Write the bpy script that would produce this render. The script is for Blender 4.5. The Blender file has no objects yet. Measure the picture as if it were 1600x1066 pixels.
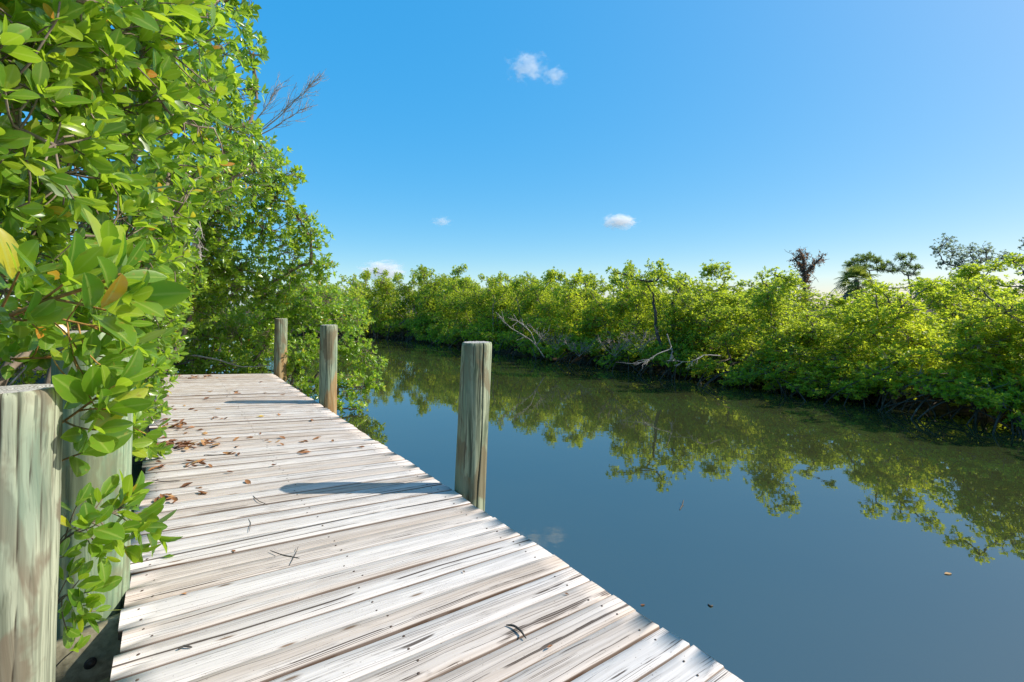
import bpy, math, random
import numpy as np
from mathutils import Vector

C = bpy.context.scene.collection
SC = bpy.context.scene
R = math.radians

# ------------------------------------------------------------------ camera
CAM_H = 2.0          # above the water (z = 0)
DECK = 0.70          # deck top
F, CX, HY = 787.0, 800.0, 477.0     # focal length and horizon in pixels of the 1600 px frame
cam = bpy.data.cameras.new("camera")
cam.sensor_width = 36.0
cam.lens = F / 1600.0 * 36.0
cam.shift_y = -(533.0 - HY) / 1600.0
cam.clip_start = 0.05
cam.clip_end = 8000
camo = bpy.data.objects.new("camera", cam)
C.objects.link(camo)
camo.location = (0, 0, CAM_H)
camo.rotation_euler = (R(90), 0, 0)
SC.camera = camo

# ------------------------------------------------------------------ sky, sun, exposure
SUN_EL = R(38.5)
SUN_AZ = R(90)       # compass style from +Y towards +X: the sun stands over the far bank, due right
world = bpy.data.worlds.new("World")
SC.world = world
world.use_nodes = True
nt = world.node_tree
nt.nodes.clear()
sky = nt.nodes.new("ShaderNodeTexSky")
sky.sky_type = 'NISHITA'
sky.sun_disc = False
sky.sun_elevation = SUN_EL
sky.sun_rotation = SUN_AZ
sky.altitude = 0
sky.air_density = 0.73
sky.dust_density = 1.3
sky.ozone_density = 2.0
bg = nt.nodes.new("ShaderNodeBackground")
bg.inputs[1].default_value = 0.125
out = nt.nodes.new("ShaderNodeOutputWorld")
# a clear deep-blue Florida sky: push the saturation, even out the brightness
sep = nt.nodes.new("ShaderNodeSeparateColor"); sep.mode = 'HSV'
com = nt.nodes.new("ShaderNodeCombineColor"); com.mode = 'HSV'
nt.links.new(sky.outputs[0], sep.inputs[0])


def wmath(op, a, b):
    nd = nt.nodes.new("ShaderNodeMath"); nd.operation = op
    for i, x in enumerate((a, b)):
        if isinstance(x, bpy.types.NodeSocket): nt.links.new(x, nd.inputs[i])
        else: nd.inputs[i].default_value = x
    return nd.outputs[0]


SKY_S, SKY_SM, SKY_V, SKY_VM = 1.0, 1.40, 0.22, 3.75
nt.links.new(wmath('SUBTRACT', sep.outputs[0], 0.019), com.inputs[0])
nt.links.new(wmath('MINIMUM', wmath('MULTIPLY', wmath('POWER', sep.outputs[1], SKY_S), SKY_SM), 0.95), com.inputs[1])
nt.links.new(wmath('MULTIPLY', wmath('POWER', sep.outputs[2], SKY_V), SKY_VM), com.inputs[2])
nt.links.new(com.outputs[0], bg.inputs[0])
nt.links.new(bg.outputs[0], out.inputs[0])

sun = bpy.data.lights.new("sun", 'SUN')
sun.energy = 4.6
sun.angle = R(0.53)
sun.color = (1.0, 0.93, 0.81)
suno = bpy.data.objects.new("sun", sun)
C.objects.link(suno)
SUN_DIR = Vector((math.sin(SUN_AZ) * math.cos(SUN_EL), math.cos(SUN_AZ) * math.cos(SUN_EL), math.sin(SUN_EL)))
suno.rotation_euler = SUN_DIR.to_track_quat('Z', 'Y').to_euler()
suno.location = (20, 0, 20)

SC.view_settings.view_transform = 'Standard'
SC.view_settings.look = 'None'
SC.view_settings.exposure = 0.55
SC.view_settings.gamma = 1.0
SC.cycles.max_bounces = 10
SC.cycles.diffuse_bounces = 6
SC.cycles.transmission_bounces = 6
SC.cycles.transparent_max_bounces = 12
SC.cycles.volume_bounces = 3
SC.cycles.use_denoising = True

# ------------------------------------------------------------------ helpers
U = np.array([-538.0, 787.0]) / math.hypot(538, 787)      # along the dock
N = np.array([U[1], -U[0]])                                # across it, towards the canal


def NT(n, t, z=0.0):
    p = N * n + U * t
    return np.array([p[0], p[1], z])


def P(px, py, d):
    """world point seen at a pixel of the photograph when it stands d metres ahead"""
    return np.array([(px - CX) / F * d, d, CAM_H - (py - HY) / F * d])


def DK(px, py, z=DECK):
    d = (CAM_H - z) * F / (py - HY)
    return np.array([(px - CX) / F * d, d, z])


def tag(o, label=None, cat=None, group=None, kind=None):
    if label: o["label"] = label
    if cat: o["category"] = cat
    if group: o["group"] = group
    if kind: o["kind"] = kind
    return o


def empty(name, loc, label, cat, group=None):
    o = bpy.data.objects.new(name, None)
    o.empty_display_size = 0.2
    C.objects.link(o)
    o.location = tuple(loc)
    return tag(o, label, cat, group)


def link_mesh(name, me, parent=None, mat=None):
    o = bpy.data.objects.new(name, me)
    C.objects.link(o)
    if mat: me.materials.append(mat)
    if parent: o.parent = parent
    return o


def quads_mesh(name, verts, faces, smooth=False, attrs=None, uv=None):
    """verts (n,3), faces (m,4) numpy; attrs: name -> per-vertex floats; uv per vertex (n,2)"""
    me = bpy.data.meshes.new(name)
    verts = np.asarray(verts, dtype=np.float32)
    faces = np.asarray(faces, dtype=np.int32)
    k = faces.shape[1]
    me.vertices.add(len(verts))
    me.vertices.foreach_set("co", verts.ravel())
    me.loops.add(faces.size)
    me.loops.foreach_set("vertex_index", faces.ravel())
    me.polygons.add(len(faces))
    me.polygons.foreach_set("loop_start", np.arange(0, faces.size, k, dtype=np.int32))
    if smooth:
        me.polygons.foreach_set("use_smooth", np.ones(len(faces), dtype=bool))
    for nm, a in (attrs or {}).items():
        at = me.attributes.new(nm, 'FLOAT', 'POINT')
        at.data.foreach_set("value", np.asarray(a, dtype=np.float32))
    if uv is not None:
        l = me.uv_layers.new(name="UVMap")
        l.data.foreach_set("uv", np.asarray(uv, dtype=np.float32)[faces.ravel()].ravel())
    me.update(calc_edges=True)
    me.validate()
    return me


class Geo:
    """collects quads"""
    def __init__(s):
        s.v, s.f, s.n, s.a = [], [], 0, {}

    def add(s, v, f, **attrs):
        s.v.append(np.asarray(v, float).reshape(-1, 3))
        s.f.append(np.asarray(f, int) + s.n)
        m = len(s.v[-1])
        s.n += m
        for k, val in attrs.items():
            s.a.setdefault(k, []).append(np.broadcast_to(np.asarray(val, float), (m,)))

    def box(s, c, size, ax=(1, 0, 0), ay=(0, 1, 0), **attrs):
        ax, ay = np.array(ax, float), np.array(ay, float)
        az = np.cross(ax, ay)
        h = np.array(size) / 2
        v = [np.array(c) + ax * h[0] * i + ay * h[1] * j + az * h[2] * k for k in (-1, 1) for j in (-1, 1) for i in (-1, 1)]
        f = [(0, 2, 3, 1), (4, 5, 7, 6), (0, 1, 5, 4), (2, 6, 7, 3), (0, 4, 6, 2), (1, 3, 7, 5)]
        s.add(v, f, **attrs)

    def tubes(s, pts, rad, sides=5, **attrs):
        """pts (K,M,3), rad (K,M)"""
        pts = np.asarray(pts, float)
        if pts.ndim == 2: pts = pts[None]
        rad = np.broadcast_to(np.asarray(rad, float), pts.shape[:2])
        K, M, _ = pts.shape
        tan = np.gradient(pts, axis=1)
        tan /= np.linalg.norm(tan, axis=2, keepdims=True) + 1e-9
        mean = pts[:, -1] - pts[:, 0]
        ref = np.where(np.abs(mean[:, 2:3]) > 0.8 * (np.linalg.norm(mean, axis=1, keepdims=True) + 1e-9), np.array([[1.0, 0.13, 0]]), np.array([[0.05, 0.1, 1.0]]))
        e1 = np.cross(tan, ref[:, None, :])
        e1 /= np.linalg.norm(e1, axis=2, keepdims=True) + 1e-9
        e2 = np.cross(tan, e1)
        an = np.linspace(0, 2 * math.pi, sides, endpoint=False)
        ring = e1[:, :, None, :] * np.cos(an)[None, None, :, None] + e2[:, :, None, :] * np.sin(an)[None, None, :, None]
        v = pts[:, :, None, :] + ring * rad[:, :, None, None]
        idx = np.arange(K * M * sides).reshape(K, M, sides)
        nx = np.roll(idx, -1, axis=2)
        f = np.stack([idx[:, :-1], nx[:, :-1], nx[:, 1:], idx[:, 1:]], axis=-1).reshape(-1, 4)
        s.add(v.reshape(-1, 3), f, **attrs)

    def mesh(s, name, smooth=False):
        at = {k: np.concatenate(a) for k, a in s.a.items()}
        return quads_mesh(name, np.concatenate(s.v), np.concatenate(s.f), smooth, at)


def unit(a):
    return a / (np.linalg.norm(a, axis=-1, keepdims=True) + 1e-9)


# ------------------------------------------------------------------ node helper
class NB:
    def __init__(s, name):
        s.m = bpy.data.materials.new(name)
        s.m.use_nodes = True
        s.t = s.m.node_tree
        s.t.nodes.clear()
        s.out = s.t.nodes.new("ShaderNodeOutputMaterial")

    def n(s, typ, **kw):
        nd = s.t.nodes.new("ShaderNode" + typ)
        for k, v in kw.items():
            setattr(nd, k, v)
        return nd

    def put(s, sock, v):
        if isinstance(v, bpy.types.NodeSocket):
            s.t.links.new(v, sock)
        elif v is not None:
            sock.default_value = v

    def math(s, op, a, b=None, c=None, clamp=False):
        nd = s.n("Math", operation=op, use_clamp=clamp)
        for i, x in enumerate((a, b, c)):
            if x is not None: s.put(nd.inputs[i], x)
        return nd.outputs[0]

    def mix(s, fac, a, b, blend='MIX'):
        nd = s.n("MixRGB", blend_type=blend)
        s.put(nd.inputs[0], fac); s.put(nd.inputs[1], a if not isinstance(a, tuple) else a + (1,) * (4 - len(a)))
        s.put(nd.inputs[2], b if not isinstance(b, tuple) else b + (1,) * (4 - len(b)))
        return nd.outputs[0]

    def ramp(s, fac, stops, interp='LINEAR'):
        nd = s.n("ValToRGB")
        cr = nd.color_ramp
        cr.interpolation = interp
        while len(cr.elements) > 1: cr.elements.remove(cr.elements[-1])
        for i, (p, c) in enumerate(stops):
            e = cr.elements[0] if i == 0 else cr.elements.new(p)
            e.position = p
            c = (c, c, c) if isinstance(c, (int, float)) else c
            e.color = tuple(c) + (1,)
        s.put(nd.inputs[0], fac)
        return nd.outputs[0]

    def mapping(s, vec, scale=(1, 1, 1), loc=(0, 0, 0)):
        nd = s.n("Mapping")
        s.put(nd.inputs[0], vec)
        nd.inputs[1].default_value = loc
        nd.inputs[3].default_value = scale
        return nd.outputs[0]

    def noise(s, vec, scale=1.0, detail=4.0, rough=0.5, dist=0.0, col=False):
        nd = s.n("TexNoise")
        s.put(nd.inputs['Vector'], vec)
        nd.inputs['Scale'].default_value = scale
        nd.inputs['Detail'].default_value = detail
        nd.inputs['Roughness'].default_value = rough
        nd.inputs['Distortion'].default_value = dist
        return nd.outputs[1 if col else 0]

    def attr(s, name):
        return s.n("Attribute", attribute_name=name).outputs['Fac']

    def coord(s, which='Object'):
        return s.n("TexCoord").outputs[which]

    def bump(s, h, strength=0.3, dist=0.01, normal=None):
        nd = s.n("Bump")
        nd.inputs['Strength'].default_value = strength
        nd.inputs['Distance'].default_value = dist
        s.put(nd.inputs['Height'], h)
        if normal is not None: s.put(nd.inputs['Normal'], normal)
        return nd.outputs[0]

    def principled(s, col, rough=0.6, normal=None, spec=0.5, ior=None):
        nd = s.n("BsdfPrincipled")
        s.put(nd.inputs['Base Color'], col if not isinstance(col, tuple) else col + (1,) * (4 - len(col)))
        s.put(nd.inputs['Roughness'], rough)
        s.put(nd.inputs['Specular IOR Level'], spec)
        if ior: nd.inputs['IOR'].default_value = ior
        if normal is not None: s.put(nd.inputs['Normal'], normal)
        return nd.outputs[0]

    def done(s, shader):
        s.t.links.new(shader, s.out.inputs[0])
        return s.m


# ------------------------------------------------------------------ materials
def leaf_material(name, stops, trans=(0.30, 0.42, 0.03), tmix=0.35, rough=0.38, vein=True, spec=0.5, vary=0.0):
    b = NB(name)
    tone = b.attr("leaf_tone")
    if vary:
        rn = b.n("ObjectInfo").outputs['Random']
        low = b.math('LESS_THAN', tone, 0.945)
        sh = b.math('MULTIPLY', b.math('SUBTRACT', rn, 0.5), vary)
        tone = b.math('ADD', tone, b.math('MULTIPLY', sh, low), clamp=True)
    col = b.ramp(tone, stops)
    if vein:
        sp_ = b.ramp(b.noise(b.coord(), 55, 3, 0.6), [(0.62, 0.0), (0.70, 0.75)])
        col = b.mix(sp_, col, (0.26, 0.19, 0.035))
    if vein:
        v = b.attr("vein")
        mid = b.ramp(v, [(0.0, 1.0), (0.09, 0.55), (0.16, 0.0)])
        col = b.mix(b.math('MULTIPLY', mid, 0.45), col, (0.42, 0.48, 0.13))
        edge = b.ramp(v, [(0.9, 0.0), (1.0, 0.6)])
        col = b.mix(b.math('MULTIPLY', edge, 0.5), col, (0.35, 0.40, 0.06))
    pr = b.principled(col, rough, spec=spec)
    tr = b.n("BsdfTranslucent")
    tcol = b.mix(1.0, col, trans, 'ADD')
    tcol = b.mix(0.35, tcol, trans)
    b.put(tr.inputs[0], tcol)
    mx = b.n("MixShader")
    mx.inputs[0].default_value = tmix
    b.t.links.new(pr, mx.inputs[1])
    b.t.links.new(tr.outputs[0], mx.inputs[2])
    return b.done(mx.outputs[0])


M_LEAF = leaf_material("mangrove_leaf_near", [
    (0.0, (0.040, 0.105, 0.014)), (0.35, (0.080, 0.185, 0.018)), (0.7, (0.155, 0.280, 0.024)),
    (0.93, (0.280, 0.375, 0.032)), (0.965, (0.40, 0.41, 0.03)), (0.985, (0.55, 0.36, 0.03)), (1.0, (0.50, 0.16, 0.03))],
    trans=(0.40, 0.56, 0.022), tmix=0.44, rough=0.28, spec=0.6)
M_LEAF_FAR = leaf_material("mangrove_leaf_far", [
    (0.0, (0.060, 0.125, 0.020)), (0.4, (0.130, 0.220, 0.024)), (0.75, (0.240, 0.315, 0.026)),
    (0.96, (0.37, 0.39, 0.03)), (1.0, (0.50, 0.42, 0.03))],
    trans=(0.58, 0.66, 0.032), tmix=0.50, rough=0.42, vein=False, spec=0.3, vary=0.34)
M_OAK = leaf_material("oak_leaf", [(0.0, (0.09, 0.13, 0.08)), (1.0, (0.20, 0.25, 0.15))], trans=(0.30, 0.38, 0.20), tmix=0.45, rough=0.5, vein=False)
M_NEEDLE = leaf_material("pine_needle", [(0.0, (0.05, 0.10, 0.02)), (1.0, (0.13, 0.20, 0.03))], trans=(0.24, 0.32, 0.04), tmix=0.45, rough=0.5, vein=False)
M_PALM = leaf_material("palm_frond", [(0.0, (0.06, 0.11, 0.02)), (0.7, (0.16, 0.22, 0.03)), (1.0, (0.34, 0.30, 0.05))], trans=(0.30, 0.34, 0.04), tmix=0.35, rough=0.45, vein=False)
M_DEADFROND = leaf_material("dead_frond", [(0.0, (0.16, 0.14, 0.12)), (1.0, (0.30, 0.27, 0.23))], trans=(0.1, 0.09, 0.07), tmix=0.15, rough=0.8, vein=False)
M_VINE = leaf_material("dry_vine_leaf", [(0.0, (0.12, 0.085, 0.06)), (0.6, (0.22, 0.13, 0.075)), (1.0, (0.42, 0.20, 0.08))], trans=(0.26, 0.14, 0.06), tmix=0.4, rough=0.7, vein=False)
M_DRY = leaf_material("dry_leaf", [(0.0, (0.11, 0.045, 0.02)), (0.5, (0.25, 0.105, 0.04)), (0.85, (0.38, 0.19, 0.075)), (1.0, (0.50, 0.31, 0.13))],
                      trans=(0.2, 0.08, 0.02), tmix=0.12, rough=0.65, vein=False)
M_YELLOW = leaf_material("yellow_leaf", [(0.0, (0.62, 0.40, 0.03)), (1.0, (0.66, 0.45, 0.04))], trans=(0.4, 0.3, 0.02), tmix=0.2, rough=0.5, vein=False)


def bark_material(name, c1, c2, scale=30):
    b = NB(name)
    co = b.coord()
    g = b.noise(b.mapping(co, (1, 1, 0.35)), scale, 6, 0.6)
    col = b.ramp(g, [(0.3, c1), (0.7, c2)])
    lich = b.ramp(b.noise(co, scale * 0.35, 3), [(0.58, 0.0), (0.66, 0.6)])
    col = b.mix(lich, col, tuple(min(1, x * 1.5 + 0.04) for x in c2))
    return b.done(b.principled(col, 0.85, b.bump(g, 0.5, 0.004), spec=0.2))


M_BARK = bark_material("mangrove_bark", (0.10, 0.075, 0.055), (0.26, 0.21, 0.16))
M_TWIG = bark_material("young_twig", (0.24, 0.12, 0.035), (0.42, 0.24, 0.07), 60)
M_ROOT = bark_material("wet_root", (0.032, 0.024, 0.017), (0.105, 0.08, 0.06))
M_DEADWOOD = bark_material("bleached_dead_wood", (0.22, 0.19, 0.165), (0.50, 0.46, 0.42))
M_GREYWOOD = bark_material("grey_dead_wood", (0.15, 0.13, 0.115), (0.42, 0.385, 0.35), 45)
M_DRYTWIG = bark_material("dry_grey_twig", (0.13, 0.105, 0.095), (0.30, 0.26, 0.235))
M_DARKBARK = bark_material("dark_bark", (0.045, 0.035, 0.03), (0.13, 0.10, 0.085), 14)


def deck_material():
    b = NB("weathered_boards")
    uv = b.n("UVMap", uv_map="UVMap").outputs[0]
    rnd = b.attr("board_tone")
    wob = b.noise(b.mapping(uv, (0.9, 5.0, 1)), 1.0, 3, 0.5, col=True)
    # bend the grain round knots
    vm = b.n("VectorMath", operation='MULTIPLY_ADD')
    b.put(vm.inputs[0], wob); vm.inputs[1].default_value = (0.0, 0.05, 0.0); b.put(vm.inputs[2], uv)
    g = vm.outputs[0]
    broad = b.noise(b.mapping(g, (0.55, 13, 1)), 1.0, 4, 0.55)
    grain = b.noise(b.mapping(g, (1.6, 75, 1)), 1.0, 6, 0.62)
    fine = b.noise(b.mapping(g, (7.0, 310, 1)), 1.0, 5, 0.7)
    blot = b.noise(b.mapping(uv, (1.3, 4.5, 1)), 1.0, 5, 0.6)
    white = b.mix(b.ramp(grain, [(0.35, 0.0), (0.62, 1.0)]), (0.50, 0.465, 0.44), (0.645, 0.605, 0.575))
    tanc = b.mix(b.ramp(grain, [(0.35, 0.0), (0.65, 1.0)]), (0.36, 0.29, 0.235), (0.52, 0.435, 0.365))
    tanmask = b.math('ADD', b.math('MULTIPLY', broad, 0.62), b.math('MULTIPLY', rnd, 0.30))
    tanmask = b.ramp(tanmask, [(0.43, 0.0), (0.70, 0.85)])
    col = b.mix(tanmask, white, tanc)
    grey = b.ramp(blot, [(0.54, 0.0), (0.78, 0.22)])
    col = b.mix(grey, col, (0.36, 0.34, 0.325))
    fl = b.ramp(fine, [(0.33, 0.30), (0.43, 0.0)])
    col = b.mix(fl, col, (0.27, 0.235, 0.205))
    # drying cracks that follow the grain
    gs = b.n("SeparateXYZ"); b.put(gs.inputs[0], g)
    wav = b.noise(b.mapping(uv, (1.1, 6.0, 1), (2.7, 0.4, 0)), 1.0, 2, 0.5)

    def grain_line(freq, wob, lo, hi):
        """thin dark lines that run with the grain"""
        nd = b.n("TexNoise", noise_dimensions='1D')
        w = b.math('ADD', b.math('MULTIPLY', gs.outputs[1], freq), b.math('MULTIPLY', wav, wob))
        b.put(nd.inputs['W'], w)
        nd.inputs['Scale'].default_value = 1.0
        nd.inputs['Detail'].default_value = 0.0
        d = b.math('ABSOLUTE', b.math('SUBTRACT', nd.outputs[0], 0.5))
        return b.ramp(d, [(0.0, 1.0), (lo, 0.9), (hi, 0.0)])
    line = grain_line(27.0, 1.3, 0.008, 0.014)
    brk = b.ramp(b.noise(b.mapping(uv, (2.2, 9, 1), (5, 1, 0)), 1.0, 3), [(0.43, 0.0), (0.48, 1.0)])
    crack = b.math('MULTIPLY', line, brk)
    line2 = grain_line(66.0, 2.6, 0.012, 0.022)
    brk2 = b.ramp(b.noise(b.mapping(uv, (3.5, 16, 1), (9, 4, 0)), 1.0, 3), [(0.50, 0.0), (0.56, 1.0)])
    crack = b.math('MAXIMUM', crack, b.math('MULTIPLY', line2, brk2))
    col = b.mix(b.math('MULTIPLY', crack, 0.95), col, (0.05, 0.034, 0.026))
    # knots, here and there
    kn = b.n("TexVoronoi", voronoi_dimensions='2D')
    b.put(kn.inputs['Vector'], b.mapping(uv, (1.7, 7.2, 1)))
    kn.inputs['Scale'].default_value = 1.0
    pick = b.n("SeparateColor"); b.put(pick.inputs[0], kn.outputs['Color'])
    km = b.math('MULTIPLY', b.ramp(kn.outputs['Distance'], [(0.03, 0.9), (0.05, 0.4), (0.08, 0.0)]), b.math('GREATER_THAN', pick.outputs[0], 0.80))
    col = b.mix(km, col, (0.16, 0.10, 0.06))
    # dirt specks and brown crumbs
    sp = b.ramp(b.noise(b.mapping(uv, (85, 150, 1)), 1.0, 2, 0.5), [(0.70, 0.0), (0.73, 0.85)])
    col = b.mix(sp, col, (0.10, 0.060, 0.038))
    # the worn left side carries leaf dust
    dust = b.attr("dust")
    dm = b.math('MULTIPLY', dust, b.ramp(b.noise(b.mapping(uv, (6, 20, 1)), 1.0, 5, 0.65), [(0.48, 0.0), (0.68, 1.0)]))
    col = b.mix(dm, col, (0.30, 0.20, 0.13))
    col = b.mix(b.ramp(b.attr("edge_dirt"), [(0.15, 0.0), (0.6, 0.85)]), col, (0.11, 0.070, 0.048))
    h = b.math('SUBTRACT', b.math('MULTIPLY', grain, 0.4), b.math('MULTIPLY', crack, 1.0))
    return b.done(b.principled(col, 0.88, b.bump(h, 0.10, 0.003), spec=0.10))


M_DECK = deck_material()


def post_material(name, base=(0.29, 0.32, 0.215), shade=(0.08, 0.105, 0.065), brown=(0.15, 0.115, 0.065), orange=0.0, seed=0.0, green=0.0):
    b = NB(name)
    co = b.coord()
    warp = b.noise(b.mapping(co, (3, 3, 1.1), (seed, seed, seed)), 1.0, 3, 0.5, col=True)
    vm = b.n("VectorMath", operation='MULTIPLY_ADD')
    b.put(vm.inputs[0], warp); vm.inputs[1].default_value = (0.12, 0.12, 0.06); b.put(vm.inputs[2], co)
    g = vm.outputs[0]
    gr = b.noise(b.mapping(g, (34, 34, 0.9), (seed * 3, 0, seed)), 1.0, 4, 0.55)
    fine = b.noise(b.mapping(g, (150, 150, 4)), 1.0, 4, 0.6)
    col = b.ramp(gr, [(0.36, shade), (0.47, tuple((a + c) / 2 for a, c in zip(shade, base))), (0.54, base), (0.66, tuple(x * 1.18 for x in base))])
    ln_ = b.noise(b.mapping(g, (85, 85, 0.7), (seed, 2, 0)), 1.0, 2, 0.5)
    col = b.mix(b.ramp(ln_, [(0.34, 0.75), (0.42, 0.0)]), col, tuple(x * 0.55 for x in shade))
    blot = b.noise(b.mapping(co, (7, 7, 3.2), (seed * 7, 3, 1)), 1.0, 4, 0.55, 0.6)
    col = b.mix(b.ramp(blot, [(0.50, 0.0), (0.58, 0.75)]), col, brown)
    g2 = b.noise(b.mapping(co, (5, 5, 1.6), (2, seed * 5, 8)), 1.0, 3)
    col = b.mix(b.ramp(g2, [(0.50, 0.0), (0.62, 0.55)]), col, (0.19, 0.27, 0.20))
    if green:
        col = b.mix(green, col, (0.27, 0.40, 0.26))
    col = b.mix(b.ramp(fine, [(0.33, 0.55), (0.46, 0.0)]), col, (0.13, 0.12, 0.08))
    if orange:
        z = b.n("SeparateXYZ")
        b.put(z.inputs[0], co)
        # bare orange wood low down on the canal side, ragged upper edge
        e = b.math('ADD', z.outputs[2], b.math('MULTIPLY', b.noise(b.mapping(co, (14, 14, 2.0)), 1.0, 3), -0.42))
        e = b.math('ADD', e, b.math('MULTIPLY', z.outputs[0], -3.0))
        m = b.ramp(b.math('SUBTRACT', e, orange), [(0.0, 0.9), (0.05, 0.0)])
        col = b.mix(b.math('MULTIPLY', m, 0.6), col, b.mix(gr, (0.26, 0.125, 0.04), (0.50, 0.27, 0.09)))
    wet = b.n("SeparateXYZ"); b.put(wet.inputs[0], co)
    w = b.ramp(wet.outputs[2], [(0.12, 1.0), (0.32, 0.0)])
    col = b.mix(w, col, (0.05, 0.05, 0.03))
    crk = b.attr("crack")
    col = b.mix(crk, col, (0.035, 0.025, 0.018))
    h = b.math('ADD', b.math('MULTIPLY', gr, 0.6), b.math('MULTIPLY', fine, 0.4))
    return b.done(b.principled(col, 0.8, b.bump(h, 0.35, 0.004), spec=0.2))


def endgrain_material():
    b = NB("weathered_end_grain")
    co = b.coord()
    w = b.n("TexWave", wave_type='RINGS', rings_direction='Z')
    b.put(w.inputs[0], co)
    w.inputs['Scale'].default_value = 34
    w.inputs['Distortion'].default_value = 3
    w.inputs['Detail'].default_value = 3
    col = b.ramp(w.outputs[1], [(0.2, (0.22, 0.20, 0.18)), (0.8, (0.47, 0.455, 0.43))])
    ns = b.noise(co, 45, 5, 0.6)
    col = b.mix(b.ramp(ns, [(0.5, 0.0), (0.65, 0.7)]), col, (0.58, 0.56, 0.54))
    return b.done(b.principled(col, 0.9, b.bump(ns, 0.6, 0.006), spec=0.1))


M_END = endgrain_material()


def timber_material():
    b = NB("old_timber")
    co = b.coord()
    g = b.noise(b.mapping(co, (1.2, 40, 40)), 1.0, 5, 0.6)
    col = b.ramp(g, [(0.3, (0.17, 0.15, 0.10)), (0.7, (0.36, 0.33, 0.23))])
    return b.done(b.principled(col, 0.85, b.bump(g, 0.4, 0.004), spec=0.15))


M_TIMBER = timber_material()


def simple(name, col, rough=0.6, metal=0.0):
    b = NB(name)
    c = b.mix(b.ramp(b.noise(b.coord(), 60, 4), [(0.35, 0.0), (0.7, 0.6)]), col, tuple(x * 0.55 for x in col))
    s = b.principled(c, rough)
    b.t.nodes[-1].inputs
    for nd in b.t.nodes:
        if nd.type == 'BSDF_PRINCIPLED': nd.inputs['Metallic'].default_value = metal
    return b.done(s)


M_NAIL = simple("rusty_nail", (0.085, 0.055, 0.04), 0.7)
M_BOLT = simple("dark_iron", (0.06, 0.05, 0.045), 0.55, 0.5)
M_POD = simple("dark_pod", (0.07, 0.06, 0.05), 0.7)


def ground_material():
    b = NB("mud_and_litter")
    co = b.coord()
    n1 = b.noise(co, 1.6, 6, 0.6)
    n2 = b.noise(co, 22, 5, 0.65)
    col = b.ramp(n1, [(0.35, (0.035, 0.026, 0.018)), (0.7, (0.085, 0.062, 0.04))])
    col = b.mix(b.ramp(n2, [(0.52, 0.0), (0.66, 0.7)]), col, (0.17, 0.115, 0.065))
    return b.done(b.principled(col, 0.9, b.bump(n2, 0.6, 0.03), spec=0.2))


def water_material():
    b = NB("canal_water")
    co = b.coord()
    r1 = b.noise(b.mapping(co, (1.6, 2.6, 1)), 1.0, 3, 0.5)
    r2 = b.noise(b.mapping(co, (9, 16, 1)), 1.0, 2, 0.5)
    calm = b.ramp(b.noise(co, 0.12, 2), [(0.35, 0.35), (0.7, 1.0)])
    h = b.math('ADD', b.math('MULTIPLY', r1, 0.8), b.math('MULTIPLY', r2, 0.10))
    h = b.math('MULTIPLY', h, calm)
    silt = b.noise(co, 0.35, 4, 0.5)
    col = b.ramp(silt, [(0.3, (0.028, 0.034, 0.013)), (0.7, (0.037, 0.043, 0.016))])
    return b.done(b.principled(col, 0.015, b.bump(h, 0.045, 0.05), spec=0.5, ior=2.9))


# ------------------------------------------------------------------ ground and water
CENTRE = [NT(5.35, -80)[:2], NT(5.35, 20)[:2], np.array([-9.5, 24.6]), np.array([-24, 33.0]), np.array([-70, 50.0])]


def canal_dist(x, y):
    d = np.full(x.shape, 1e9)
    for a, c in zip(CENTRE[:-1], CENTRE[1:]):
        ab = c - a
        k = np.clip(((x - a[0]) * ab[0] + (y - a[1]) * ab[1]) / (ab @ ab), 0, 1)
        d = np.minimum(d, np.hypot(x - a[0] - ab[0] * k, y - a[1] - ab[1] * k))
    return d


def ground_z(x, y):
    x, y = np.asarray(x, float), np.asarray(y, float)
    d = canal_dist(x, y) + 0.25 * np.sin(x * 1.3 + y * 0.7) + 0.15 * np.sin(x * 2.9 - y * 2.1)
    e = 5.75 - d                      # > 0 in the canal
    n = x * N[0] + y * N[1]
    t = x * U[0] + y * U[1]
    # a spit of mud beyond the end of the dock
    spit = 2.2 - np.hypot((n - 0.6) / 1.0, (t - 14.0) / 1.5)
    e = np.minimum(e, np.where(spit > 0, -spit, e))
    k = np.clip((0.35 - e) / 1.8, 0, 1)
    k = k * k * (3 - 2 * k)
    return -0.7 + k * 0.95 + 0.05 * np.sin(x * 2.1) * np.sin(y * 1.7) * k + np.clip((d - 7) * 0.03, 0, 0.5)


ax = np.concatenate([-np.geomspace(3000, 52, 14), np.linspace(-48, 48, 193), np.geomspace(52, 3000, 14)])
ay = np.concatenate([-np.geomspace(3000, 32, 12), np.linspace(-28, 68, 193), np.geomspace(72, 3000, 12)])
gx, gy = np.meshgrid(ax, ay)
gv = np.stack([gx, gy, ground_z(gx, gy)], -1).reshape(-1, 3)
gi = np.arange(gx.size).reshape(gx.shape)
gf = np.stack([gi[:-1, :-1], gi[:-1, 1:], gi[1:, 1:], gi[1:, :-1]], -1).reshape(-1, 4)
go = link_mesh("ground", quads_mesh("ground", gv, gf, True), None, ground_material())
tag(go, "dark mangrove mud and leaf litter on both canal banks", None, None, "structure")
del go["label"]
wv = np.array([[-150, -150, 0], [150, -150, 0], [150, 150, 0], [-150, 150, 0]], float)
wo = link_mesh("water", quads_mesh("water", wv, [(0, 1, 2, 3)]), None, water_material())
tag(wo, None, None, None, "structure")

# ------------------------------------------------------------------ the dock
rs = random.Random(5)
NL, NR = -0.158, 1.651
# where a board's line would meet the horizon, by the height in the photo of its canal end
KY = [560, 585, 608, 640, 655, 700, 760, 816, 850, 915, 981, 1066, 4000]
KV = [9000, 7600, 5200, 4500, 3900, 2700, 2330, 2090, 2000, 1950, 1890, 1860, 1800]


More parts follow.
